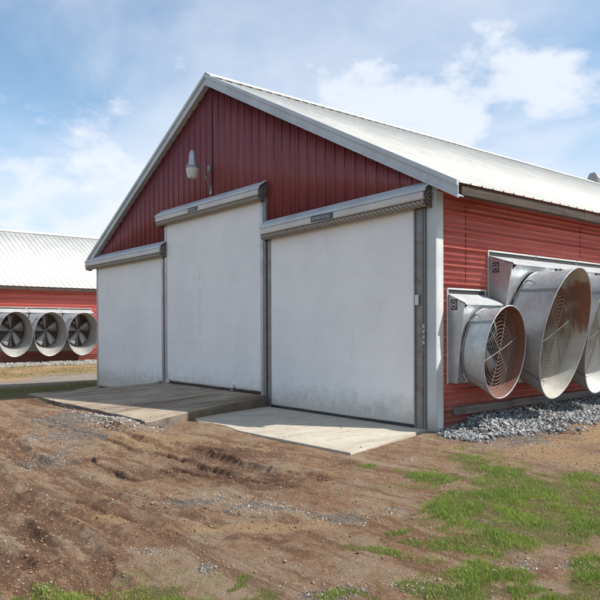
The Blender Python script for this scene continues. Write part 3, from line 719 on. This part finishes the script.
def m_ground():
    t = NT('yard_ground')
    ns = t.noise(1.6, 8, .72, t.pos((.35, 3.2, 1)), dist=.3); n1 = t.noise(1.1, 8, .7); n2 = t.noise(6.5, 8, .75); n3 = t.noise(30, 6, .75); n4 = t.noise(110, 4, .75)
    dirt = t.mix(t.ramp(n2, .36, .64), (.45, .275, .165), (.26, .138, .078))
    dirt = t.mix(t.ramp(n1, .46, .58, 0, .75), dirt, (.46, .345, .235))
    pale = t.mix(t.ramp(n3, .42, .60), (.48, .375, .265), (.30, .205, .135))
    dirt = t.mix(t.ramp(t.noise(1.9, 8, .75), .51, .60, 0, .65), dirt, pale)
    dirt = t.mix(t.ramp(ns, .50, .60, 0, .75), dirt, (.20, .105, .06)); dirt = t.mix(t.ramp(ns, .46, .38, 0, .6), dirt, (.47, .34, .225))
    def br(at, w=.6, lo=.42, hi=.60): return t.ramp(t.math('ADD', t.math('MULTIPLY', t.math('SUBTRACT', t.attr(at), .5), w), t.math('ADD', t.math('MULTIPLY', n2, .65), t.math('MULTIPLY', n3, .35))), lo, hi)
    sand = t.mix(n3, (.62, .42, .235), (.42, .26, .14)); c = t.mix(t.math('MULTIPLY', br('sand'), .85), dirt, sand)
    mud = t.mix(t.ramp(n2, .38, .62), (.12, .060, .037), (.235, .125, .075)); c = t.mix(t.math('MULTIPLY', br('mud'), .9), c, mud)
    vc = t.vor(95, out='Color'); sp = t.n('ShaderNodeSeparateColor'); t.l(vc, sp.inputs[0]); vd = t.vor(95)
    stone = t.mix(sp.outputs[0], (.24, .22, .20), (.56, .53, .49)); stone = t.mix(t.ramp(vd, .35, .6), stone, (.12, .09, .065))
    gm = br('gravel', .62, .46, .66); c = t.mix(t.math('MULTIPLY', gm, .85), c, stone)
    # grit: small pale and dark specks everywhere
    v2 = t.vor(42); sel = t.ramp(t.noise(17, 3), .48, .56); c = t.mix(t.math('MULTIPLY', t.ramp(v2, .14, .20, 1, 0), t.math('MULTIPLY', sel, .4)), c, (.42, .37, .31))
    v3 = t.vor(70); sel3 = t.ramp(t.noise(11, 3), .46, .56); c = t.mix(t.math('MULTIPLY', t.ramp(v3, .20, .30, 1, 0), t.math('MULTIPLY', sel3, .7)), c, (.075, .045, .028))
    turf = t.mix(t.ramp(n3, .40, .60), (.10, .125, .025), (.20, .175, .065)); c = t.mix(t.math('MULTIPLY', br('grass', .7, .38, .62), .82), c, turf)
    pth = t.mix(n3, (.42, .39, .34), (.30, .27, .235)); c = t.mix(t.math('MULTIPLY', t.attr('path'), .9), c, pth)
    c = t.mix(t.ramp(n4, .36, .62, .5, 0), c, (.075, .045, .028))
    t.col(c); t.rough(.95); t.b.inputs['Specular IOR Level'].default_value = .15
    h = t.math('ADD', t.math('MULTIPLY', n2, .5), t.math('ADD', t.math('MULTIPLY', n3, .55), t.math('MULTIPLY', n4, .3)))
    h = t.math('SUBTRACT', h, t.math('MULTIPLY', t.math('MULTIPLY', vd, gm), .3))
    t.bump(h, 1.0, .075); return t.m
ground = np_mesh('ground', np.stack([X, Y, Z], -1).reshape(-1, 3), F, m_ground(), smooth=True,
    attrs=dict(grass=grass_m.ravel(), gravel=gravel_m.ravel(), mud=mud_m.ravel(), sand=sand_m.ravel(), path=path_m.ravel()))
tag(ground, kind='structure')

# concrete slab before the right door
def slab_mesh(name, poly, zf, zb, mat, side=None, n=1):
    V = [(x, y, zf(x, y)) for x, y in poly] + [(x, y, zb) for x, y in poly]; k = len(poly)
    o = MB().add(V, [tuple(range(k))] + [(i, i + k, (i+1) % k + k, (i+1) % k) for i in range(k)]).build(name, mat, bevel=.01)
    return o
sl = slab_mesh('concrete_slab', [(-4.32, .02), (-.16, .02), (-.12, -.25), (.52, -2.33), (-2.0, -2.36), (-2.6, -2.2), (-3.3, -2.3), (-4.3, -1.9)], lambda x, y: .028, -.3, M['slab'])
tag(sl, kind='structure')
# ramp: grid with draped top, broken edges
nu, nv = 150, 50; VV = np.zeros((nv, nu, 3))
for j in range(nv):
    v_ = j / (nv - 1); y = .02 - 3.25 * v_
    xr = -4.36 + 1.0 * (max(v_, 0) ** 1.1); xl = -13.35 + 3.9 * v_
    for i in range(nu):
        x = xr + (xl - xr) * i / (nu - 1)
        jx = .05 * vnoise(np.array(y * 1.), np.array(3.), 3, 50) if i == 0 else 0
        jy = (.10 * float(vnoise(np.array(x), np.array(1.), 1.1, 51)) + .05 * float(vnoise(np.array(x), np.array(1.), 5, 52))) if j == nv - 1 else 0
        zz = ramp_z(x, y) + .012 * float(vnoise(np.array(x), np.array(y), 1.5, 53))
        if i == 0 : zz -= .012
        VV[j, i] = (x + jx, y + jy, zz)
top = VV.reshape(-1, 3); ii = np.arange(nu * nv).reshape(nv, nu)
Ft = np.stack([ii[:-1, :-1], ii[1:, :-1], ii[1:, 1:], ii[:-1, 1:]], -1).reshape(-1, 4)
rp = empty('concrete_ramp'); tag(rp, kind='structure')
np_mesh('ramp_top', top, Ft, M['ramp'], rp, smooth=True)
eb = [ii[j, 0] for j in range(nv)] + [ii[nv-1, i] for i in range(1, nu)] + [ii[j, nu-1] for j in range(nv-2, -1, -1)]
ET = top[eb]; rows = []
lv = [0, .03, .09, .16, .24, .55]
for k, dz in enumerate(lv):
    R_ = ET.copy(); R_[:, 2] -= dz
    bulge = np.array([(.035 * float(vnoise(np.array(q[0]*1.), np.array(q[1] + k * .31), 4, 60 + k)) if 0 < k < 5 else 0) + (.02 if 0 < k < 5 else 0) for q in ET])
    nn_ = len(ET); side_ = np.zeros((nn_, 3)); side_[:nv, 0] = 1; side_[nv:nv+nu-1, 1] = -1; side_[nv+nu-1:, 0] = -1
    R_ = R_ + side_ * bulge[:, None]; rows.append(R_)
RV = np.concatenate(rows); nn_ = len(ET)
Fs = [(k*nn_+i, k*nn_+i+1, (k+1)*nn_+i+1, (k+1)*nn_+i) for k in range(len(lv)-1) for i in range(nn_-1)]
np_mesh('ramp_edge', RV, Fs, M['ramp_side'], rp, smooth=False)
# expansion joints scored in the ramp
j_ = MB()
for x0, x1 in ((-8.8, -8.9),): j_.tube([(x0, -.1, ramp_z(x0, -.1) + .001), (x0 - .2, -1.5, ramp_z(x0 - .2, -1.5) + .001), (x1 - .3, -3.1, ramp_z(x1 - .3, -3.1) + .001)], .006, 4)
j_.build('ramp_joint', M['ramp_side'], rp)

# ---------------------------------------------------------------- loose stones
def ico():
    p = (1 + 5 ** .5) / 2
    v = np.array([(-1,p,0),(1,p,0),(-1,-p,0),(1,-p,0),(0,-1,p),(0,1,p),(0,-1,-p),(0,1,-p),(p,0,-1),(p,0,1),(-p,0,-1),(-p,0,1)], float); v /= np.linalg.norm(v[0])
    f = np.array([(0,11,5),(0,5,1),(0,1,7),(0,7,10),(0,10,11),(1,5,9),(5,11,4),(11,10,2),(10,7,6),(7,1,8),(3,9,4),(3,4,2),(3,2,6),(3,6,8),(3,8,9),(4,9,5),(2,4,11),(6,2,10),(8,6,7),(9,8,1)])
    return v, f
IV, IF = ico()
def stones(name, pts, size, mat, seed, flat=.7, sink=.25):
    r = np.random.default_rng(seed); n = len(pts); s = size
    V = np.repeat(IV[None], n, 0) * r.uniform(.45, 1.3, (n, 12, 1))
    V *= np.stack([r.uniform(.7, 1.35, n), r.uniform(.6, 1.1, n), r.uniform(.5, .95, n) * flat / .7], -1)[:, None] * s[:, None, None]
    a = r.uniform(0, 6.28, n); b = r.uniform(-.6, .6, n)
    ca, sa, cb, sb = np.cos(a), np.sin(a), np.cos(b), np.sin(b)
    x, y, z = V[..., 0], V[..., 1], V[..., 2]
    y, z = y*cb[:, None] - z*sb[:, None], y*sb[:, None] + z*cb[:, None]
    x, y = x*ca[:, None] - y*sa[:, None], x*sa[:, None] + y*ca[:, None]
    V = np.stack([x + pts[:, 0:1], y + pts[:, 1:2], z + pts[:, 2:3] + (s * (.5 - sink))[:, None]], -1).reshape(-1, 3)
    F = (IF[None] + 12 * np.arange(n)[:, None, None]).reshape(-1, 3)
    rnd = np.repeat(r.random(n), 12)
    o = np_mesh(name, V, F, mat, attrs=dict(rnd=rnd)); return o
def m_stone(name, cs):
    t = NT(name); a = t.attr('rnd'); c = t.mix(t.ramp(a, .0, .6), cs[0], cs[1]); c = t.mix(t.ramp(a, .72, 1.0), c, cs[2])
    c = t.mix(t.ramp(t.noise(25, 4), .5, .7, 0, .35), c, cs[3]); t.col(c).rough(.85); t.bump(t.noise(60, 3), .3, .006); return t.m
def scatter(n, x0, x1, y0, y1, dens, seed):
    r = np.random.default_rng(seed); P_ = np.stack([r.uniform(x0, x1, n), r.uniform(y0, y1, n)], -1)
    keep = r.random(n) < dens(P_[:, 0], P_[:, 1]); P_ = P_[keep]
    z = ground_z(P_[:, 0], P_[:, 1])
    onr = (P_[:, 1] > -3.15) & (P_[:, 1] < 0) & (P_[:, 0] < -4.36 + 1.0 * np.clip(-P_[:, 1] / 3.25, 0, 1) - .02) & (P_[:, 0] > -9)
    ons = (P_[:, 1] > -2.3) & (P_[:, 1] < 0) & (P_[:, 0] > -3.2) & (P_[:, 0] < -.05 + .27 * -P_[:, 1])
    if onr.any(): z = np.where(onr, np.array([ramp_z(a, b) for a, b in P_]), z)
    z = np.where(ons, .029, z); return np.column_stack([P_, z]), r
def on_concrete(x, y):
    near_front = (np.random.default_rng(5).random(np.shape(x)) < .012 + .30 * np.clip((-y - 1.5) / 1.6, 0, 1) * (fbm(x, y, 2.2, 300, 3) > .0))
    return _onc(x, y) & ~near_front
def _onc(x, y):
    return ((x > -4.4) & (x < .1 + .3 * (-y - .3)) & (y > -2.42)) | ((x > -13.5) & (x < -3.25) & (y > -3.3)) & (x < -4.36 + 1.0 * np.clip(-y / 3.25, 0, 1) + .1)
inbarn = lambda x, y: (x < .03) & (y > -.02) & (x > -W)
# crushed rock along the side wall
def d_wall(x, y):
    e = .80 + .35 * vnoise(x, y, 1.3, 41) + .12 * np.clip(y, 0, 2)
    fwd = np.clip(1 - (x - e) / .45, 0, 1) ** 2 * .30
    d = (x > .05) * np.where(x < e, 1., fwd) * (y > -.28) * ~((x < .25) & (y < -.02))
    hole = (np.hypot((x - .45) / .25, (y - .45) / .16) < 1) | (np.hypot((x - .95) / .3, (y - 2.1) / .45) < 1)
    return d * (1 - .85 * hole) * 1.
pts, r = scatter(38000, 0, 2.0, -.45, 9, d_wall, 11)
pts[:, 2] += r.uniform(-.01, .035, len(pts))
o = stones('crushed_rock', pts, (.008 + .030 * r.random(len(pts)) ** 1.6), m_stone('grey_crushed_rock', [(.09, .092, .095), (.25, .25, .248), (.48, .475, .46), (.20, .16, .12)]), 12, .8)
tag(o, 'loose grey crushed rock piled along the foot of the side wall', 'gravel', kind='stuff')
# grit and pebbles in the yard
GR = lambda x, y: np.clip(wblob('gravel', x, y, 1.3, 1.0, 1.3, 2) * 1.1 * (.25 + 1.8 * np.clip(fbm(x, y, 2.5, 70, 3) + .25, 0, 1)) + .010 + .035 * np.clip(fbm(x, y, 1.2, 72, 3), 0, 1), 0, 1) * ~on_concrete(x, y) * ~inbarn(x, y)
pts, r = scatter(230000, -9, 5.4, -7.4, 1.5, GR, 13)
s_ = .0032 + .009 * r.random(len(pts)) ** 4
o = stones('pebbles', pts, s_, m_stone('pale_pebble', [(.20, .16, .125), (.32, .28, .24), (.50, .47, .43), (.17, .11, .08)]), 14, .7)
tag(o, 'scattered pale pebbles and grit in the dirt yard', 'pebbles', kind='stuff')
# clods of soil
CL = lambda x, y: np.clip(.12 + .5 * wblob('mud', x, y, 1.2, .8, 1, 3) + .3 * wblob('sand', x, y, 1.2, .75, 1, 4), 0, 1) * ~on_concrete(x, y) * ~inbarn(x, y) * .8
pts, r = scatter(60000, -6, 5.4, -7.4, 2.5, CL, 15)
t = NT('soil_clod'); t.col(t.mix(t.attr('rnd'), (.16, .09, .053), (.27, .17, .105))).rough(.95); t.bump(t.noise(50, 4), .5, .01)
o = stones('soil_clods', pts, .004 + .013 * r.random(len(pts)) ** 3, t.m, 16, .75)
tag(o, 'crumbled brown soil clods over the yard', 'soil', kind='stuff')
def crumbs(name, pts, size, mat, seed):
    r = np.random.default_rng(seed); n = len(pts); OV = np.array([(1,0,0),(-1,0,0),(0,1,0),(0,-1,0),(0,0,1),(0,0,-1)], float)
    OF = np.array([(0,2,4),(2,1,4),(1,3,4),(3,0,4),(2,0,5),(1,2,5),(3,1,5),(0,3,5)])
    V = OV[None] * r.uniform(.5, 1.3, (n, 6, 1)) * size[:, None, None]; a = r.uniform(0, 6.28, n); ca, sa = np.cos(a)[:, None], np.sin(a)[:, None]
    V = V + r.uniform(-.25, .25, V.shape) * size[:, None, None]
    x, y = V[..., 0]*ca - V[..., 1]*sa, V[..., 0]*sa + V[..., 1]*ca
    V = np.stack([x + pts[:, 0:1], y + pts[:, 1:2], V[..., 2] * .8 + pts[:, 2:3] + size[:, None] * .25], -1).reshape(-1, 3)
    return np_mesh(name, V, (OF[None] + 6 * np.arange(n)[:, None, None]).reshape(-1, 3), mat, attrs=dict(rnd=np.repeat(r.random(n), 6)))
TC = lambda x, y: np.clip(.45 + 1.3 * fbm(x, y, 1.6, 75, 4), .06, 1) * ~on_concrete(x, y) * ~inbarn(x, y)
pts, r = scatter(200000, -4.5, 5.4, -7.4, .8, TC, 25)
t = NT('soil_crumb'); a = t.attr('rnd'); c = t.mix(t.ramp(a, 0, .7), (.17, .095, .055), (.30, .185, .11)); c = t.mix(t.ramp(a, .95, .98), c, (.40, .35, .29)); t.col(c).rough(.95)
o = crumbs('soil_crumbs', pts, .0022 + .0065 * r.random(len(pts)) ** 3, t.m, 26)
tag(o, 'fine crumbs of soil and grit covering the yard', 'soil', kind='stuff')
# a heap of stones at the broken ramp corner, and far gravel by the other barn
fn = lambda x, y: np.exp(-(((x + 4.1) / .9) ** 2 + ((y + 3.45) / .28) ** 2)) * ~on_concrete(x, y)
pts, r = scatter(7000, -6.5, -2.8, -4.1, -3.0, fn, 17)
fr_ = lambda x, y: (x < XB + 3.2 + .8 * vnoise(x, y, .7, 80)) * 1.
p2, r2 = scatter(9000, XB + .1, XB + 4.4, -1, 13, fr_, 18)
o = stones('rubble', pts, .007 + .022 * r.random(len(pts)) ** 3, m_stone('pale_rubble', [(.19, .17, .15), (.31, .29, .26), (.47, .45, .42), (.2, .15, .11)]), 19)
tag(o, 'loose pale rubble at the broken front edge of the ramp', 'rubble', kind='stuff')
o = stones('rock_strip', p2, r2.uniform(.03, .09, len(p2)), m_stone('pale_rock', [(.16, .15, .13), (.26, .25, .22), (.38, .36, .33), (.2, .15, .11)]), 20)
tag(o, 'pale rock strip along the foot of the background barn', 'gravel', kind='stuff')

# ---------------------------------------------------------------- grass
def blades(name, pts, hh, ww, mat, seed, lean=.5):
    r = np.random.default_rng(seed); n = len(pts); a = r.uniform(0, 6.28, n); la = r.uniform(0, 6.28, n); ll = r.uniform(.1, lean, n) * hh
    dx, dy = np.cos(a) * ww, np.sin(a) * ww; lx_, ly_ = np.cos(la) * ll, np.sin(la) * ll; z0 = pts[:, 2] - .004
    b0 = np.stack([pts[:, 0] - dx, pts[:, 1] - dy, z0], -1); b1 = np.stack([pts[:, 0] + dx, pts[:, 1] + dy, z0], -1)
    m0 = np.stack([pts[:, 0] - dx * .7 + lx_ * .35, pts[:, 1] - dy * .7 + ly_ * .35, z0 + hh * .6], -1); m1 = np.stack([pts[:, 0] + dx * .7 + lx_ * .35, pts[:, 1] + dy * .7 + ly_ * .35, z0 + hh * .6], -1)
    t0 = np.stack([pts[:, 0] + lx_ - dx * .1, pts[:, 1] + ly_ - dy * .1, z0 + hh * .97], -1); t1 = np.stack([pts[:, 0] + lx_ + dx * .1, pts[:, 1] + ly_ + dy * .1, z0 + hh], -1)
    V = np.stack([b0, b1, m0, m1, t0, t1], 1).reshape(-1, 3); k = 6 * np.arange(n)[:, None]
    F = np.concatenate([k + [0, 1, 3, 2], k + [2, 3, 5, 4]]); rnd = np.repeat(r.random(n), 6)
    return np_mesh(name, V, F, mat, attrs=dict(rnd=rnd))
def m_grass(name, c1, c2, dry, dk=.85):
    t = NT(name); a = t.attr('rnd'); c = t.mix(a, c1, c2); c = t.mix(t.ramp(t.noise(1.6, 3), .4, .65, 0, .6), c, c2)
    c = t.mix(t.ramp(a, dk, dk + .06), c, dry)
    t.col(c).rough(.6); b2 = t.n('ShaderNodeBsdfTranslucent'); t.l(c, b2.inputs[0]); mx = t.n('ShaderNodeMixShader'); mx.inputs[0].default_value = .35
    t.l(t.b.outputs[0], mx.inputs[1]); t.l(b2.outputs[0], mx.inputs[2]); t.l(mx.outputs[0], t.out.inputs[0]); return t.m
GRN = m_grass('green_grass', (.085, .19, .016), (.27, .36, .045), (.42, .35, .15), .82)
BL2 = [[a, b] + [k * .55 for k in q] for a, b, *q in BL['grass']]
def d_grass(x, y):
    return d_grass0(x, y) * ~_onc(x, y)
def d_grass0(x, y):
    g = wblob('grass', x, y, 1.1, 1.1, seed=1); n = fbm(x, y, 4.2, 90, 4, .65)
    return np.clip((g * 1.15 + n * 1.2 - .26) * 1.6, 0, 1) * np.clip(g * 6 - .3, 0, 1) + .6 * np.clip(blobf(BL2, x, y, 1.0) * 1.5, 0, 1) * np.clip(fbm(x, y, 4.5, 310, 4, .65) * 4 - .50, 0, 1) * ~on_concrete(x, y) * ~inbarn(x, y)
pts, r = scatter(760000, -1.2, 5.6, -7.5, -.3, d_grass, 31)
dn = d_grass(pts[:, 0], pts[:, 1]); hh = (.007 + .024 * r.random(len(pts)) ** 1.5) * (.4 + .8 * dn) * (1 + 1.7 * np.clip(fbm(pts[:, 0], pts[:, 1], 3.4, 95, 3), -.45, .6))
o = blades('grass', pts, np.clip(hh, .008, .08), .0011 + .0012 * r.random(len(pts)), GRN, 32, .9)
tag(o, 'patchy short green grass growing over the dirt at right and front', 'grass', kind='stuff')
# sparse dry weeds
DRY = m_grass('dry_grass', (.30, .24, .12), (.22, .20, .08), (.38, .31, .18), .7)
fd = lambda x, y: ~_onc(x, y) * np.clip(.05 + .5 * np.clip(wblob('grass', x, y, 1.2, seed=1), 0, 1) * (fbm(x, y, 2., 97, 3) > -.1) + .22 * blobf(BL2, x, y, 1.) + .12 * (fbm(x, y, 1.2, 98, 3) > .3), 0, 1) * ~on_concrete(x, y) * ~inbarn(x, y)
pts, r = scatter(150000, -5, 5.6, -7.5, 2.5, fd, 33)
o = blades('dry_grass', pts, .008 + .025 * r.random(len(pts)), .001 + .001 * r.random(len(pts)), DRY, 34, 1.6)
tag(o, 'thin dry straw-coloured grass scattered between the green patches', 'dry grass', kind='stuff')
# far strips between the barns
FG = m_grass('far_grass', (.11, .15, .03), (.2, .21, .06), (.34, .29, .15), .7)
ff = lambda x, y: np.clip(sm(-(x + .25*(y+1)) , 11.3, 12.) * (1 - sm(-(x + .25*(y+1)), 15.0, 15.5)) * (fbm(x, y, 1.1, 99, 3) + .55), 0, 1) * ~on_concrete(x, y) * ~inbarn(x, y)
pts, r = scatter(45000, -16.5, -10.3, -4.6, 4.5, ff, 35)
o = blades('grass', pts, .03 + .05 * r.random(len(pts)), .004 + .003 * r.random(len(pts)), FG, 36, .9)
tag(o, 'strip of green grass beside the pale path between the barns', 'grass', kind='stuff')
ft = lambda x, y: np.clip(sm(-(x + .25*(y+1)), 18.6, 19.2) * (1 - sm(-(x + .25*(y+1)), 24, 25)) * (fbm(x, y, .9, 101, 3) + .5), 0, 1)
pts, r = scatter(45000, -26, -18, -2.5, 9, ft, 37)
o = blades('dry_grass', pts, .03 + .05 * r.random(len(pts)), .006 + .004 * r.random(len(pts)), m_grass('tan_grass', (.38, .29, .13), (.30, .25, .10), (.2, .22, .07), .75), 38, 1.2)
tag(o, 'strip of tan dry grass in front of the background barn', 'dry grass', kind='stuff')

# ---------------------------------------------------------------- sky, sun, camera
SUN = np.array([.72, .50, 1.0]); SUN /= np.linalg.norm(SUN)
el = math.asin(SUN[2]); az = math.atan2(SUN[0], SUN[1])   # azimuth clockwise from +y
wd = bpy.data.worlds.new('World'); S.world = wd; wd.use_nodes = True; nt = wd.node_tree; nt.nodes.clear()
N = lambda k, **kw: [setattr(nd, a, v) for nd in [nt.nodes.new(k)] for a, v in list(kw.items()) or [('label', '')]] and nt.nodes[-1]
out = N('ShaderNodeOutputWorld'); bg = N('ShaderNodeBackground'); sky = N('ShaderNodeTexSky', sky_type='NISHITA')
sky.sun_disc = False; sky.sun_elevation = el; sky.sun_rotation = az; sky.altitude = 200; sky.air_density = 1.0; sky.dust_density = 1.2; sky.ozone_density = 1.5
tc = N('ShaderNodeTexCoord'); lk = nt.links.new
def M2(op, a, b=0.):
    q = N('ShaderNodeMath', operation=op)
    for i, v in enumerate((a, b)):
        if hasattr(v, 'node'): lk(v, q.inputs[i])
        else: q.inputs[i].default_value = v
    return q.outputs[0]
def MR(v, a, b, lo=0., hi=1.):
    q = N('ShaderNodeMapRange', interpolation_type='SMOOTHSTEP'); lk(v, q.inputs[0])
    for i, w_ in zip((1, 2, 3, 4), (a, b, lo, hi)): q.inputs[i].default_value = w_
    return q.outputs[0]
def NZ(vec, sc, det, ro, dist=0.):
    q = N('ShaderNodeTexNoise'); lk(vec, q.inputs['Vector']); q.inputs['Scale'].default_value = sc; q.inputs['Detail'].default_value = det; q.inputs['Roughness'].default_value = ro; q.inputs['Distortion'].default_value = dist
    return q.outputs['Fac']
G = tc.outputs['Generated']
sx = N('ShaderNodeSeparateXYZ'); lk(G, sx.inputs[0])
dz = M2('ADD', M2('MAXIMUM', sx.outputs[2], 0.), .12)
cb = N('ShaderNodeCombineXYZ'); lk(M2('DIVIDE', sx.outputs[0], dz), cb.inputs[0]); lk(M2('DIVIDE', sx.outputs[1], dz), cb.inputs[1])
mp = N('ShaderNodeMapping'); lk(cb.outputs[0], mp.inputs[0]); mp.inputs['Rotation'].default_value = (0, 0, .5); mp.inputs['Scale'].default_value = (.8, 1.15, 1)
wisp = NZ(mp.outputs[0], .9, 8, .56, .25)
mpb = N('ShaderNodeMapping'); lk(G, mpb.inputs[0]); mpb.inputs['Scale'].default_value = (1, 1, 1.9)
puff = NZ(mpb.outputs[0], 4.2, 8, .58, .3); puff2 = NZ(mpb.outputs[0], 14, 6, .55, .2)
# cumulus banks at a few sky directions
cum = None
for d, rad in CLOUDS:
    vd = N('ShaderNodeVectorMath', operation='DISTANCE'); vs = N('ShaderNodeVectorMath', operation='MULTIPLY'); lk(G, vs.inputs[0]); vs.inputs[1].default_value = (1, 1, 1.7)
    lk(vs.outputs[0], vd.inputs[0]); vd.inputs[1].default_value = (d[0], d[1], d[2] * 1.7)
    k = MR(vd.outputs['Value'], rad * 1.25, rad * .25)
    cum = k if cum is None else M2('MAXIMUM', cum, k)
cl = M2('ADD', M2('MULTIPLY', cum, .30), M2('ADD', M2('MULTIPLY', puff, .95), M2('MULTIPLY', puff2, .40)))
cden = MR(cl, .73, .98, 0., .88)
wden = MR(wisp, .38, .66, 0.04, .62)
hz = MR(sx.outputs[2], .36, .04, .05, .68)
den = M2('MAXIMUM', cden, M2('MAXIMUM', wden, 0.))
den = M2('SUBTRACT', 1., M2('MULTIPLY', M2('SUBTRACT', 1., den), M2('SUBTRACT', 1., hz)))
shade = MR(puff2, .3, .7, .80, 1.0)
wc = N('ShaderNodeMix', data_type='RGBA'); wc.inputs[6].default_value = (CB*.86, CB*.95, CB*1.10, 1); wc.inputs[7].default_value = (CB*1.05, CB*1.10, CB*1.2, 1); lk(shade, wc.inputs[0])
mx = N('ShaderNodeMix', data_type='RGBA'); lk(den, mx.inputs[0]); 
sk2 = N('ShaderNodeMix', data_type='RGBA', blend_type='MULTIPLY'); sk2.inputs[0].default_value = 1; lk(sky.outputs[0], sk2.inputs[6]); sk2.inputs[7].default_value = (*SKYM, 1)
lk(sk2.outputs[2], mx.inputs[6]); lk(wc.outputs[2], mx.inputs[7]); lk(mx.outputs[2], bg.inputs[0]); bg.inputs[1].default_value = .12; lk(bg.outputs[0], out.inputs[0])

from mathutils import Vector, Matrix
ld = bpy.data.lights.new('sun', 'SUN'); ld.energy = 4.6; ld.angle = math.radians(.55); ld.color = (1, .955, .89)
lo = bpy.data.objects.new('sun', ld); COL.objects.link(lo); lo.rotation_euler = Vector(-SUN).to_track_quat('-Z', 'Y').to_euler(); lo.location = (20, 14, 30)

cam = bpy.data.cameras.new('camera'); co = bpy.data.objects.new('camera', cam); COL.objects.link(co)
yaw, pitch, roll = -0.8838, -0.0079, -0.0033
f = np.array([math.sin(yaw)*math.cos(pitch), math.cos(yaw)*math.cos(pitch), math.sin(pitch)]); r_ = np.array([math.cos(yaw), -math.sin(yaw), 0]); u_ = np.cross(r_, f)
r2 = r_*math.cos(roll) + u_*math.sin(roll); u2 = -r_*math.sin(roll) + u_*math.cos(roll)
mt = Matrix(((r2[0], u2[0], -f[0], 6.6659), (r2[1], u2[1], -f[1], -8.2019), (r2[2], u2[2], -f[2], 1.6), (0, 0, 0, 1)))
co.matrix_world = mt; cam.sensor_width = 36; cam.lens = 36 * 666.25 / 600; cam.shift_y = 34.81 / 600; cam.clip_start = .05; cam.clip_end = 3000
S.camera = co
S.view_settings.view_transform = 'Standard'; S.view_settings.look = 'None'; S.view_settings.gamma = 1; S.view_settings.exposure = EXPO; S.view_settings.use_curve_mapping = False
S.render.resolution_x = S.render.resolution_y = 1024
